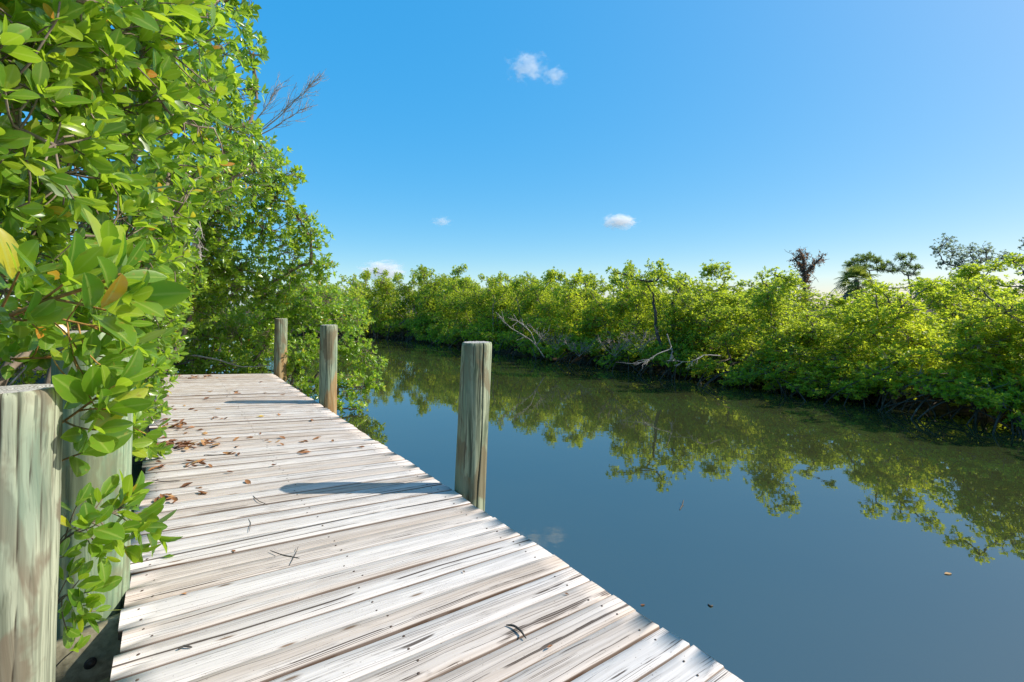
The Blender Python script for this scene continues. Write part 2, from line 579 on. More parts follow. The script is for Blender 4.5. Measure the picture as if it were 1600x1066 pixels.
def board_dir(t):
    """unit direction (2d) of the board whose canal end stands at t"""
    p = NT(NR, t)
    y = HY + 1.3 * F / max(p[1], 0.35)
    v = float(np.interp(y, KY, KV))
    d = np.array([(v - CX) / F, 1.0])
    return d / np.linalg.norm(d)


dock = empty("dock", NT(0.75, 4.5, 0), "long weathered grey-white plank dock running along the mangroves", "dock")
bv, bf, buv, btone, bdust, bside, nails = [], [], [], [], [], [], Geo()
base_n = 0
t = -1.9
ib = 0
T_END = 10.36
while t < T_END:
    w = rs.choice([0.137, 0.139, 0.141, 0.145])
    gap = rs.choice([0.003, 0.005, 0.006, 0.008, 0.004])
    if rs.random() < 0.07: gap = 0.014
    t0, t1 = t + gap, t + w
    t = t + w
    d0, d1 = board_dir(t0), board_dir(t1)
    endj = rs.uniform(-0.009, 0.009)
    lendj = rs.uniform(-0.02, 0.02)
    zj = rs.uniform(-0.004, 0.004)
    roll = rs.uniform(-0.0035, 0.0035)
    cup = rs.uniform(-0.002, 0.003)
    M = 15
    tone = rs.random()
    if rs.random() < 0.18: tone = 1.0
    sag = rs.uniform(-0.004, 0.004)
    phase = rs.uniform(0, 6)
    prof = [(-1.0, -0.038), (-1.0, -0.006), (-0.93, 0.0), (-0.35, None), (0.35, None), (0.93, 0.0), (1.0, -0.006), (1.0, -0.038)]
    rows = []
    for k in range(M):
        s = k / (M - 1)
        row = []
        p0, p1 = NT(NR + endj, t0), NT(NR + endj, t1)
        # left ends lie on the left edge line
        q = []
        for p, d in ((p0, d0), (p1, d1)):
            nn = d[0] * N[0] + d[1] * N[1]
            L = (NR + endj - (NL + lendj)) / nn
            q.append((p[:2] - d * L, p[:2]))
        a = q[0][0] * (1 - s) + q[0][1] * s
        b_ = q[1][0] * (1 - s) + q[1][1] * s
        ew = 0.0016 * math.sin(9 * s + phase) + 0.0010 * math.sin(31 * s + phase * 2)
        dirw = (b_ - a) / np.linalg.norm(b_ - a)
        a = a + dirw * ew
        b_ = b_ + dirw * (0.0014 * math.sin(11 * s - phase) + 0.0008 * math.sin(27 * s))
        width = np.linalg.norm(b_ - a)
        for (vv, zz) in prof:
            f_ = (vv + 1) / 2
            xy = a * (1 - f_) + b_ * f_
            z = DECK + zj + roll * vv + sag * 4 * s * (1 - s) + (cup if zz is None else zz)
            row.append((xy[0], xy[1], z))
            buv.append((s * 1.85 + ib * 7.31, f_ * width + ib * 1.37 + (0.03 if zz not in (None, 0.0) else 0)))
            btone.append(tone)
            bside.append({-0.038: 1.0, -0.006: 0.75}.get(zz, 0.0))
            bdust.append(max(max(0.0, 1 - s * 1.6) * min(1, max(0, (t - 2.5) / 3.5)), min(0.9, max(0.0, (t - 3.2) / 6.0))))
        rows.append(row)
    K = len(prof)
    for row in rows: bv += row
    for k in range(M - 1):
        for j in range(K):
            j2 = (j + 1) % K
            bf.append((base_n + k * K + j, base_n + (k + 1) * K + j, base_n + (k + 1) * K + j2, base_n + k * K + j2))
    for k, flip in ((0, 1), (M - 1, 0)):
        o_ = base_n + k * K
        for (i1, i2, i3, i4) in ((0, 1, 6, 7), (1, 2, 5, 6), (2, 3, 4, 5)):
            ff = (o_ + i1, o_ + i2, o_ + i3, o_ + i4)
            bf.append(ff if flip else ff[::-1])
    base_n += M * K
    # two nails over each stringer
    if t > -0.5:
        for s in (0.045, 0.5, 0.945):
            for vv in (0.24, 0.76):
                if rs.random() < 0.2: continue
                s2 = s + rs.uniform(-0.012, 0.012)
                a = q[0][0] * (1 - s2) + q[0][1] * s2
                b_ = q[1][0] * (1 - s2) + q[1][1] * s2
                v2 = vv + rs.uniform(-0.07, 0.07)
                xy = a * (1 - v2) + b_ * v2
                z = DECK + zj + roll * (v2 * 2 - 1) + sag * 4 * s2 * (1 - s2) + max(cup, 0) + 0.0004
                r_ = rs.uniform(0.0042, 0.0062)
                an = np.linspace(0, 2 * math.pi, 8, endpoint=False)
                ring = np.stack([xy[0] + r_ * np.cos(an), xy[1] + r_ * 1.15 * np.sin(an), np.full(8, z)], -1)
                top = np.stack([xy[0] + r_ * .7 * np.cos(an), xy[1] + r_ * .8 * np.sin(an), np.full(8, z + 0.0014)], -1)
                fs = [(i, (i + 1) % 8, 8 + (i + 1) % 8, 8 + i) for i in range(8)] + [(8, 9, 10, 11), (8, 11, 12, 15), (12, 13, 14, 15)]
                nails.add(np.concatenate([ring, top]), fs)
    ib += 1
inv = np.array(dock.location)
bm_ = quads_mesh("decking", np.array(bv) - inv, bf, False, {"board_tone": btone, "dust": bdust, "edge_dirt": bside}, np.array(buv))
link_mesh("decking", bm_, dock, M_DECK)
# the nails that show largest are parts of their own, the rest one part
raw = []
off = 0
for v_, f_ in zip(nails.v, nails.f):
    raw.append((v_, f_ - off))
    off += len(v_)
raw.sort(key=lambda q: np.hypot(q[0][0, 0], q[0][0, 1]) + (50 if q[0][0, 1] < 1.6 else 0))
for v_, f_ in raw[:100]:
    g = Geo()
    c_ = v_.mean(0)
    g.add(v_ - c_, f_)
    o_ = link_mesh("nail", g.mesh("nail"), dock, M_NAIL)
    o_.location = tuple(c_ - inv)
g = Geo()
for v_, f_ in raw[100:]:
    g.add(v_ - inv, f_)
tag(link_mesh("nails", g.mesh("nails"), dock, M_NAIL), kind="stuff")
dx, dy = np.append(N, 0), np.append(U, 0)
for nn in (0.02, 0.76, 1.52):
    g = Geo()
    g.box(NT(nn, 4.3, DECK - 0.045 - 0.095) - inv, (0.05, 12.3, 0.19), dx, dy)
    link_mesh("stringer", g.mesh("stringer"), dock, M_TIMBER)


def cap_beam(t_c, n0, n1):
    d = board_dir(t_c)
    d3 = np.append(d, 0)
    perp = np.array([-d[1], d[0], 0])
    o = NT(NR, t_c, DECK - 0.15)
    g = Geo()
    L = (n1 - n0)
    c = NT((n0 + n1) / 2, t_c + (0.75 - (n0 + n1) / 2) * 0.0, DECK - 0.15)
    g.box(c - inv, (L, 0.05, 0.19), d3, perp)
    ob = link_mesh("cap_beam", g.mesh("cap_beam"), dock, M_TIMBER)
    return c, d3, perp


for tc in (5.9, 9.3):
    cap_beam(tc, -0.3, 1.6)
# the nearest beam sticks out on the mangrove side and is bolted there
BEAM_Z = DECK - 0.135
bx0, bx1 = P(96, 1000, 2.02), P(200, 972, 2.20)
bd = np.array([bx1[0] - bx0[0], bx1[1] - bx0[1], 0.0]); bd /= np.linalg.norm(bd)
bp = np.array([-bd[1], bd[0], 0])
g = Geo()
bc = np.array([bx0[0], bx0[1], DECK - 0.155]) + bd * 0.70
g.box(bc - inv, (1.6, 0.045, 0.23), bd, bp)
beam = link_mesh("cap_beam", g.mesh("cap_beam"), dock, M_TIMBER)
g = Geo()
bolt_c = np.array([bx0[0], bx0[1], DECK - 0.175]) + bd * 0.085 - bp * 0.0235
an = np.linspace(0, 2 * math.pi, 13)[:-1]
for (r_, d0_, d1_) in ((0.022, 0, 0.004), (0.012, 0.004, 0.013)):
    k = 12
    va = [bolt_c + bd * r_ * math.cos(a) + np.array([0, 0, 1]) * r_ * math.sin(a) - bp * d0_ - inv for a in an]
    vb = [bolt_c + bd * r_ * math.cos(a) + np.array([0, 0, 1]) * r_ * math.sin(a) - bp * d1_ - inv for a in an]
    fs = [(i, (i + 1) % k, k + (i + 1) % k, k + i) for i in range(k)] + [(k, k + 1, k + 2, k + 3), (k, k + 3, k + 4, k + 11), (k + 4, k + 5, k + 10, k + 11), (k + 5, k + 6, k + 9, k + 10), (k + 6, k + 7, k + 8, k + 9)]
    g.add(va + vb, fs)
link_mesh("bolt", g.mesh("bolt"), beam, M_BOLT)


# ------------------------------------------------------------------ pilings
def piling(loc_deck, r, top_z, lean_x, lean_y, mat, label, cracks, seed, group=None, knots=()):
    """a round timber pile driven into the canal bed; loc_deck is its centre at deck height"""
    e = empty("dock_piling", (loc_deck[0], loc_deck[1], 0), label, "post", group)
    face = math.atan2(-loc_deck[1], -loc_deck[0]) + math.pi / 2      # turn the cracks towards the side the photo shows
    rg = np.random.default_rng(seed)
    S, M = 180, 46
    zb = -0.55
    zz = np.concatenate([np.linspace(zb, top_z - 0.03, M - 4), top_z - np.array([0.016, 0.007, 0.002, 0.0])])
    an = np.linspace(0, 2 * math.pi, S, endpoint=False)
    A, Z = np.meshgrid(an, zz)
    rr = r * (1.02 - 0.012 * (Z - zb)) + 0.0028 * np.sin(3 * A + 1.7 * Z + seed) + 0.0018 * np.sin(7 * A - 3 * Z) + 0.0009 * np.sin(17 * A + 5 * Z)
    edge = np.array([0.002, 0.006, 0.011, 0.017])
    rr[-4:] -= edge[:, None] * (0.55 + 0.4 * np.sin(5 * an + seed)[None, :] ** 2)
    crk = np.zeros_like(A)
    cracks = list(cracks)
    for _ in range(11):        # fine drying checks all round
        z0_ = rg.uniform(0.4, top_z - 0.35)
        cracks.append((rg.uniform(-3.1, 3.1), rg.uniform(0.007, 0.012), z0_, z0_ + rg.uniform(0.25, 0.9), rg.uniform(0.01, 0.05), rg.uniform(0.002, 0.004)))
    for _ in range(5):
        cracks.append((rg.uniform(-3.1, 3.1), rg.uniform(0.008, 0.013), top_z - rg.uniform(0.12, 0.4), 3, 0.02, 0.004))
    for (a0, wid, z0, z1, wob, depth) in cracks:
        ca = a0 + face + wob * np.sin(Z * 2.3 + a0) + 0.35 * wob * np.sin(Z * 7.1) + 0.1 * wob * np.sin(Z * 23)
        d = np.abs((A - ca + math.pi) % (2 * math.pi) - math.pi)
        taper = np.clip((Z - z0) / 0.12, 0, 1) * np.clip((z1 - Z) / 0.12 + (z1 > top_z) * 2, 0, 1)
        m = np.clip(1.3 - d / (wid * (0.35 + 0.65 * taper)), 0, 1) * (taper > 0)
        crk = np.maximum(crk, m)
        rr -= m * depth
    lx, ly = math.tan(lean_x), math.tan(lean_y)
    X = rr * np.cos(A) + (Z - DECK) * lx
    Y = rr * np.sin(A) + (Z - DECK) * ly
    v = np.stack([X, Y, Z], -1).reshape(-1, 3)
    idx = np.arange(M * S).reshape(M, S)
    nx = np.roll(idx, -1, 1)
    f = np.stack([idx[:-1], nx[:-1], nx[1:], idx[1:]], -1).reshape(-1, 4)
    shaft = link_mesh("shaft", quads_mesh("shaft", v, f, True, {"crack": crk.ravel()}), e, mat)
    # end grain
    ks = [1.0, 0.8, 0.6, 0.4, 0.2, 0.02]
    top = rr[-1]
    vv = []
    for k_ in ks:
        zz_ = np.where(k_ == 1.0, 0.0, 0.001 + 0.0022 * np.sin(9 * an + 3 * k_) * np.sin(14 * k_))
        if np.ndim(zz_) == 0: zz_ = np.full(S, float(zz_))
        vv.append(np.stack([top * k_ * np.cos(an), top * k_ * np.sin(an), zz_ - 0.6 * crk[-1] * 0.006 * k_], -1))
    vv = np.concatenate(vv)
    idx = np.arange(len(ks) * S).reshape(len(ks), S)
    nx = np.roll(idx, -1, 1)
    f = np.stack([idx[:-1], nx[:-1], nx[1:], idx[1:]], -1).reshape(-1, 4)
    eg = link_mesh("end_grain", quads_mesh("end_grain", vv, f, False), e, M_END)
    eg.location = ((top_z - DECK) * lx, (top_z - DECK) * ly, top_z)
    return e


def at_edge(px, n):
    k = N[0] * (px - CX) / F + N[1]
    z = n / k
    return np.array([(px - CX) / F * z, z])


p1 = at_edge(735.5, 1.775)
p2 = at_edge(512.5, 1.775)
p3 = at_edge(437.5, 1.775)
front = -math.pi / 2
piling(p1, 0.1085, 1.737, R(2.35), R(0.5), post_material("post_wood_1", seed=1.3),
       "tall grey-green canal-side piling with a long crack down its right side", [(front + 0.42, 0.038, 0.3, 3, 0.10, 0.022), (front - 0.50, 0.016, 0.85, 1.3, 0.05, 0.006), (front + 0.95, 0.014, 0.6, 1.2, 0.05, 0.005)], 3, "pilings along the dock")
piling(p2, 0.113, 1.735, R(0.9), 0, post_material("post_wood_2", base=(0.29, 0.31, 0.21), orange=0.52, seed=4.1),
       "middle canal-side piling with bare orange wood at its foot", [(front + 0.2, 0.016, 1.2, 3, 0.06, 0.006)], 8, "pilings along the dock")
piling(p3, 0.113, 1.744, R(1.2), 0, post_material("post_wood_3", base=(0.28, 0.30, 0.205), orange=0.58, seed=6.4),
       "piling at the far corner of the dock, beside the bare branch", [(front + 0.5, 0.015, 1.2, 3, 0.06, 0.006)], 11, "pilings along the dock")
pa = np.array([-1.590, 1.585])
piling(pa, 0.112, 1.737, R(1.3), 0, post_material("post_wood_4", base=(0.315, 0.335, 0.24), shade=(0.125, 0.14, 0.095), brown=(0.15, 0.115, 0.078), seed=9.2),
       "pale blotchy piling cut by the left edge of the photo, two dark cracks", [(front + 0.05, 0.011, 0.3, 3, 0.07, 0.006), (front - 0.52, 0.010, 1.45, 3, 0.03, 0.006), (front + 0.62, 0.010, 1.6, 3, 0.02, 0.005), (front + 0.35, 0.008, 0.9, 1.5, 0.03, 0.004)], 15, "pilings along the dock")
pb = np.array([-1.890, 2.25])
piling(pb, 0.143, 1.885, R(1.5), 0, post_material("post_wood_5", base=(0.26, 0.32, 0.20), shade=(0.085, 0.14, 0.085), green=0.22, seed=12.7),
       "thick greenish piling half hidden by leaves on the left", [(front + 0.9, 0.012, 0.5, 1.5, 0.03, 0.004)], 19, "pilings along the dock")
pc = at_edge(222, -0.27)
piling(pc, 0.111, 1.80, R(0.6), 0, post_material("post_wood_6", base=(0.32, 0.30, 0.22), seed=15.1),
       "far left piling almost swallowed by mangrove leaves", [(front + 0.1, 0.015, 1.0, 3, 0.05, 0.006)], 23, "pilings along the dock")


# ------------------------------------------------------------------ foliage generator
def leaf_template(kind):
    if kind == 'hi':
        st = [(0.0, 0.05), (0.12, 0.38), (0.32, 0.86), (0.55, 1.0), (0.78, 0.78), (0.93, 0.40), (1.0, 0.05)]
    elif kind == 'mid':
        st = [(0.0, 0.05), (0.28, 0.85), (0.66, 0.95), (1.0, 0.06)]
    else:
        v = np.array([(0, 0, 0), (0.30, 0.9, 0.12), (0.70, 0.9, 0.08), (1, 0, -0.10), (0.70, -0.9, 0.08), (0.30, -0.9, 0.12)])
        f = np.array([(0, 5, 4, 3), (0, 3, 2, 1)])
        return v, f, np.array([0, 1, 1, 0, 1, 1.0])
    v, vein = [], []
    for x, w in st:
        for c in (-1, 0, 1):
            v.append((x, w * c, 0.16 * abs(c) * w - 0.55 * (x - 0.15) ** 2 * 0.45))
            vein.append(abs(c))
    f = []
    for i in range(len(st) - 1):
        for c in (0, 1):
            f.append((3 * i + c, 3 * i + 3 + c, 3 * i + 4 + c, 3 * i + 1 + c))
    return np.array(v, float), np.array(f), np.array(vein, float)


def leaves_mesh(name, pos, axis, nrm, length, width, tone, kind):
    v, f, vein = leaf_template(kind)
    axis = unit(axis)
    nrm = nrm - (nrm * axis).sum(-1, keepdims=True) * axis
    nrm = unit(nrm)
    side = np.cross(nrm, axis)
    W = (width * 0.5)[:, None, None]
    L = length[:, None, None]
    curl = np.random.default_rng(len(pos)).normal(0.75, 0.75, len(pos))[:, None, None]
    V = pos[:, None, :] + axis[:, None, :] * (v[None, :, 0:1] * L) + side[:, None, :] * (v[None, :, 1:2] * W) + nrm[:, None, :] * (v[None, :, 2:3] * curl * L * 0.5)
    K, m = len(pos), len(v)
    Fc = (f[None] + (np.arange(K) * m)[:, None, None]).reshape(-1, 4)
    return quads_mesh(name, V.reshape(-1, 3), Fc, kind != 'lo', {"leaf_tone": np.repeat(tone, m), "vein": np.tile(vein, K)})


def rosettes(rg, tips, dirs, L, per=(6, 9), spread=(0.55, 1.25), wr=0.46, tone_mu=0.45, tone_sd=0.2, yellow=0.02, stem=0.35, up=-0.04):
    """leaf arrays for a whorl of leaves at every tip"""
    dirs = unit(dirs)
    ref = np.where(np.abs(dirs[:, 2:3]) > 0.9, np.array([[1.0, 0, 0]]), np.array([[0, 0, 1.0]]))
    e1 = unit(np.cross(dirs, ref))
    e2 = np.cross(dirs, e1)
    cnt = rg.integers(per[0], per[1] + 1, len(tips))
    idx = np.repeat(np.arange(len(tips)), cnt)
    k = np.concatenate([np.arange(c) for c in cnt])
    ph = k * 2.39996 + rg.uniform(0, 6.28, len(tips))[idx] + rg.normal(0, 0.25, len(idx))
    fr = k / cnt[idx]
    th = spread[0] + (spread[1] - spread[0]) * fr + rg.normal(0, 0.17, len(idx))
    rad = e1[idx] * np.cos(ph)[:, None] + e2[idx] * np.sin(ph)[:, None]
    a = dirs[idx] * np.cos(th)[:, None] + rad * np.sin(th)[:, None]
    a[:, 2] += up
    nrm = dirs[idx] * np.sin(th)[:, None] - rad * np.cos(th)[:, None]
    nrm = unit(nrm) + rg.normal(0, 0.28, (len(idx), 3))
    ln = L * np.clip(rg.normal(0.9, 0.19, len(idx)), 0.4, 1.25) * (0.8 + 0.25 * fr)
    pos = tips[idx] - dirs[idx] * (fr * stem * L)[:, None] + unit(a) * (0.10 * L)
    tone = np.clip(rg.normal(tone_mu, tone_sd, len(idx)) + rg.normal(0, 0.10, len(tips))[idx], 0, 0.94)
    y = rg.random(len(idx)) < yellow
    tone[y] = rg.uniform(0.95, 1.0, y.sum())
    return pos, a, nrm, ln, ln * wr * np.clip(rg.normal(1.0, 0.14, len(idx)), 0.65, 1.35), tone


def connect(rg, a, b, M=5, bend=0.12):
    d = b - a
    L = np.linalg.norm(d, axis=1, keepdims=True)
    mid = (a + b) / 2 + rg.normal(0, 1, d.shape) * L * bend
    mid[:, 2] -= 0.10 * L[:, 0]
    s = np.linspace(0, 1, M)[None, :, None]
    return a[:, None] * (1 - s) ** 2 + 2 * mid[:, None] * s * (1 - s) + b[:, None] * s ** 2


def build_tree(name, label, cat, group, base, lobes, seed, leaf_len=0.10, lai=3.4, kind='mid', mat=None, bark=None, tone=(0.45, 0.2), yellow=0.015,
               light=(0.4, 0.0, 0.5), stems=2, trunk_r=0.055, twig_r=0.0035, wr=0.46, per=(6, 9), zmin=0.12, roots=0, shell=0.45, root_mat=None, local=True, spread=(0.55, 1.25), twig_share=1.0,
               limb_bark=None):
    """thing > crown, trunk (with its limbs and twigs), prop_roots. lobes: (centre, radii) in world space"""
    rg = np.random.default_rng(seed)
    base = np.asarray(base, float)
    e = empty(name, base, label, cat, group)
    wood = Geo()
    nodes = []
    lob = [(np.asarray(c, float), np.broadcast_to(np.asarray(r, float), (3,))) for c, r in lobes]
    cen = np.mean([c for c, r in lob], axis=0)
    trunks = []
    zc = cen[2]
    for k in range(stems):
        st = base + np.array([rg.normal(0, 0.12), rg.normal(0, 0.12), -0.15])
        en = base * 0.45 + cen * 0.55 + rg.normal(0, 0.25, 3)
        en[2] = base[2] + (zc - base[2]) * rg.uniform(0.55, 0.9)
        path = connect(rg, st[None], en[None], 9, 0.12)[0]
        path[1:-1] += rg.normal(0, 0.02, (7, 3))
        wood.tubes(path, np.linspace(trunk_r, trunk_r * 0.5, 9), 8)
        nodes.append(path[3:])
    nodes = np.concatenate(nodes)
    tips_all, dirs_all = [], []
    order = sorted(range(len(lob)), key=lambda i: np.linalg.norm(lob[i][0] - base))
    for i in order:
        c, r = lob[i]
        dist = np.linalg.norm(nodes - c, axis=1) + 0.35 * np.linalg.norm(nodes - base, axis=1) * 0.2
        a = nodes[np.argmin(dist)]
        path = connect(rg, a[None], c[None], 8, 0.14)[0]
        path[1:-1] += rg.normal(0, 0.02, (6, 3)) * np.linalg.norm(c - a)
        wood.tubes(path, np.linspace(trunk_r * 0.48, trunk_r * 0.2, 8), 6)
        ln = [path[2:]]
        rm = float(np.cbrt(r.prod()))
        area = math.pi * rm * rm
        n = max(8, int(lai * area / (leaf_len * leaf_len * wr * 0.74 * np.mean(per))))
        u = unit(rg.normal(0, 1, (n, 3)))
        rad = rg.random(n) ** shell
        tips = c + u * rad[:, None] * r * (1 + 0.12 * np.sin(5 * u[:, 0:1] + seed) + 0.10 * np.sin(7 * u[:, 1:2] + 4 * u[:, 2:3]))
        keep = tips[:, 2] > zmin
        tips, u = tips[keep], u[keep]
        # secondaries
        m = max(4, n // 9)
        us = unit(rg.normal(0, 1, (m, 3)))
        sec = c + us * r * rg.uniform(0.45, 0.8, (m, 1))
        sec = sec[sec[:, 2] > zmin - 0.05]
        if len(sec):
            nd = ln[0]
            j = np.argmin(((sec[:, None] - nd[None]) ** 2).sum(-1), axis=1)
            sp = connect(rg, nd[j], sec, 5, 0.16)
            wood.tubes(sp, np.linspace(twig_r * 2.6, twig_r * 1.4, 5)[None], 5)
            ln += [sp[:, 2], sp[:, 3], sp[:, 4]]
        nd = np.concatenate(ln)
        j = np.argmin(((tips[:, None] - nd[None]) ** 2).sum(-1), axis=1)
        tw = connect(rg, nd[j], tips, 4, 0.18)
        if twig_share < 1:
            sel = rg.random(len(tw)) < twig_share
            wood.tubes(tw[sel], np.linspace(twig_r * 1.1, twig_r * 0.7, 4)[None], 4)
        else:
            wood.tubes(tw, np.linspace(twig_r * 1.1, twig_r * 0.7, 4)[None], 4)
        d = 0.55 * u + np.array(light) + 0.5 * unit(tw[:, -1] - tw[:, -2]) + rg.normal(0, 0.35, u.shape)
        tips_all.append(tips)
        dirs_all.append(d)
        nodes = np.concatenate([nodes, path[3:]])
    tips, dirs = np.concatenate(tips_all), np.concatenate(dirs_all)
    pos, a, nr, L, W, tn = rosettes(rg, tips, dirs, leaf_len, per, spread, wr, tone[0], tone[1], yellow)
    me = leaves_mesh("crown", pos - base, a, nr, L, W, tn, kind)
    link_mesh("crown", me, e, mat or M_LEAF)
    wood.v = [v - base for v in wood.v]
    link_mesh("trunk", wood.mesh("trunk", True), e, bark or M_BARK)
    if roots:
        g = Geo()
        st = np.stack([base + np.array([rg.normal(0, 0.35), rg.normal(0, 0.35), rg.uniform(0.25, 0.9)]) for _ in range(roots)])
        an = rg.uniform(0, 6.28, roots)
        ds = rg.uniform(0.35, 1.35, roots)
        en = st.copy()
        en[:, 0] += np.cos(an) * ds
        en[:, 1] += np.sin(an) * ds
        en[:, 2] = -0.15
        mid = st * 0.35 + en * 0.65
        mid[:, 2] = st[:, 2] + 0.05
        s = np.linspace(0, 1, 8)[None, :, None]
        path = st[:, None] * (1 - s) ** 2 + 2 * mid[:, None] * s * (1 - s) + en[:, None] * s ** 2
        g.tubes(path - base, np.linspace(0.016, 0.011, 8)[None] * rg.uniform(0.6, 1.2, (roots, 1)), 5)
        link_mesh("prop_roots", g.mesh("prop_roots", True), e, root_mat or M_ROOT)
    return e


def copy_tree(o, loc, rz, sc, label, group):
    c = o.copy()
    C.objects.link(c)
    c.location = tuple(loc)
    c.rotation_euler = (0, 0, rz)
    c.scale = sc
    c["label"] = label
    c["group"] = group
    for ch in list(o.children):
        d = ch.copy()
        C.objects.link(d)
        d.parent = c
    return c


def gz(p):
    return float(ground_z(p[0], p[1]))


def on_ground(p):
    return np.array([p[0], p[1], max(gz(p), -0.3)])


# ------------------------------------------------------------------ left mangroves (beside and beyond the dock)
LT = (0.45, -0.12, 0.55)
GL = "mangroves on the dock side"


def LB(spec):
    return [(P(px, py, d), r) for (px, py, d, r) in spec]


build_tree("mangrove_tree", "near mangrove with big bright leaves spreading over the top left corner", "tree", GL, on_ground(NT(-1.35, 1.5)), LB([
    (-60, -40, 1.35, 0.36), (70, -30, 1.55, 0.36), (40, 110, 1.50, 0.30), (160, 60, 1.85, 0.34), (150, 160, 2.0, 0.30), (235, 70, 2.15, 0.28),
    (250, 160, 2.6, 0.34), (20, 230, 1.7, 0.30), (200, -40, 2.2, 0.40), (290, 130, 3.1, 0.28), (-120, 120, 1.3, 0.4)]),
    11, 0.084, 3.2, 'hi', M_LEAF, tone=(0.42, 0.26), yellow=0.03, light=LT, stems=3, trunk_r=0.05, wr=0.53, spread=(0.4, 1.15))
build_tree("mangrove_tree", "near mangrove with bright leaves filling the left side above the pale piling", "tree", GL, on_ground(NT(-1.15, 2.6)), LB([
    (60, 330, 1.95, 0.30), (150, 270, 2.4, 0.32), (150, 390, 2.35, 0.30), (230, 330, 3.1, 0.36), (40, 430, 1.9, 0.26), (225, 430, 3.3, 0.32), (90, 480, 2.3, 0.25),
    (195, 490, 3.2, 0.26), (262, 260, 3.6, 0.36)]),
    12, 0.086, 3.2, 'hi', M_LEAF, tone=(0.44, 0.26), yellow=0.03, light=LT, stems=3, trunk_r=0.045, wr=0.53, spread=(0.4, 1.15))
build_tree("mangrove_tree", "mangrove bush spilling over the dock's left edge behind the greenish piling", "tree", GL, on_ground(NT(-0.95, 4.6)), LB([
    (205, 580, 3.6, 0.24), (215, 660, 3.9, 0.20), (190, 640, 3.3, 0.20), (235, 520, 4.9, 0.34), (215, 450, 4.6, 0.36), (240, 400, 5.2, 0.42), (228, 700, 4.2, 0.14), (250, 480, 6.2, 0.34), (262, 360, 6.0, 0.4), (270, 420, 7.0, 0.45), (262, 500, 7.5, 0.4), (248, 545, 7.5, 0.3), (240, 585, 5.8, 0.2), (226, 620, 5.0, 0.22), (255, 320, 5.6, 0.4)]),
    13, 0.092, 3.4, 'hi', M_LEAF, tone=(0.48, 0.2), yellow=0.02, light=LT, stems=3, trunk_r=0.035, zmin=0.75)
build_tree("mangrove_tree", "tall mangrove against the sky with a twiggy ragged edge, left of the bare grey twigs", "tree", GL, on_ground(NT(-1.5, 5.6)), LB([
    (300, 30, 4.2, 0.42), (355, -15, 4.6, 0.36), (340, 110, 4.8, 0.42), (392, 85, 5.3, 0.22), (400, 140, 5.6, 0.13), (310, 190, 4.6, 0.50), (360, 200, 5.4, 0.42), (300, 280, 5.0, 0.5),
    (350, 270, 6.0, 0.5), (400, 240, 6.6, 0.40)]),
    14, 0.092, 2.7, 'mid', M_LEAF, tone=(0.46, 0.2), yellow=0.02, light=LT, stems=3, trunk_r=0.06)
build_tree("mangrove_tree", "tall mangrove behind the end of the dock reaching out over the far piling", "tree", GL, on_ground(NT(-1.3, 11.5)), LB([
    (395, 265, 8.4, 0.62), (440, 275, 8.8, 0.36), (462, 272, 9.0, 0.16), (430, 310, 8.9, 0.40), (350, 330, 8.6, 0.75), (425, 360, 9.3, 0.60), (485, 372, 9.6, 0.34), (470, 345, 9.3, 0.3),
    (500, 415, 9.9, 0.32), (455, 425, 9.9, 0.60), (300, 400, 9.0, 0.75), (375, 420, 9.6, 0.7), (330, 470, 9.9, 0.6), (420, 460, 10.2, 0.6), (280, 340, 8.4, 0.6), (270, 440, 8.6, 0.5), (300, 300, 8.0, 0.5), (320, 380, 8.6, 0.5), (350, 430, 9.2, 0.5), (300, 480, 9.3, 0.5)]),
    15, 0.098, 3.6, 'mid', M_LEAF, tone=(0.66, 0.22), yellow=0.015, light=LT, stems=4, trunk_r=0.075, roots=14)
build_tree("mangrove_tree", "low mangrove closing the end of the dock behind the bare bent branch", "tree", GL, on_ground(NT(0.2, 12.6)), LB([
    (290, 500, 10.6, 0.55), (350, 505, 11.0, 0.55), (410, 500, 11.0, 0.55), (460, 490, 10.8, 0.55), (300, 450, 11.5, 0.7), (390, 545, 10.9, 0.32), (330, 560, 10.8, 0.3), (270, 545, 10.9, 0.4), (300, 580, 10.6, 0.3), (380, 585, 10.6, 0.25), (350, 540, 12, 0.6), (280, 520, 12, 0.7), (430, 540, 11.6, 0.4), (250, 480, 11, 0.6), (250, 530, 12, 0.6), (310, 555, 12.5, 0.5), (380, 560, 12.5, 0.5), (250, 565, 11, 0.35), (270, 575, 10.2, 0.26), (310, 560, 10.0, 0.28), (350, 570, 10.0, 0.26), (395, 565, 10.0, 0.28), (420, 530, 9.9, 0.36), (370, 520, 10.2, 0.42), (320, 515, 10.2, 0.42), (275, 530, 10.2, 0.38), (250, 560, 10.0, 0.3)]),
    16, 0.095, 3.8, 'mid', M_LEAF, tone=(0.66, 0.22), yellow=0.015, light=LT, stems=5, trunk_r=0.05, roots=16, zmin=0.3)
build_tree("mangrove_tree", "bright round mangrove hanging over the water beyond the two far pilings", "tree", GL, on_ground(NT(1.9, 12.2)), LB([
    (500, 480, 10.6, 0.50), (545, 490, 11.2, 0.45), (540, 540, 10.6, 0.45), (572, 560, 10.4, 0.38), (500, 545, 10.2, 0.45), (578, 600, 9.9, 0.26), (545, 605, 9.6, 0.36), (500, 600, 9.3, 0.3), (470, 560, 9.9, 0.36),
    (560, 640, 9.35, 0.16), (520, 640, 9.2, 0.2), (470, 610, 9.6, 0.25)]),
    17, 0.092, 3.9, 'mid', M_LEAF, tone=(0.58, 0.18), yellow=0.02, light=LT, stems=4, trunk_r=0.05, roots=12, zmin=0.05)
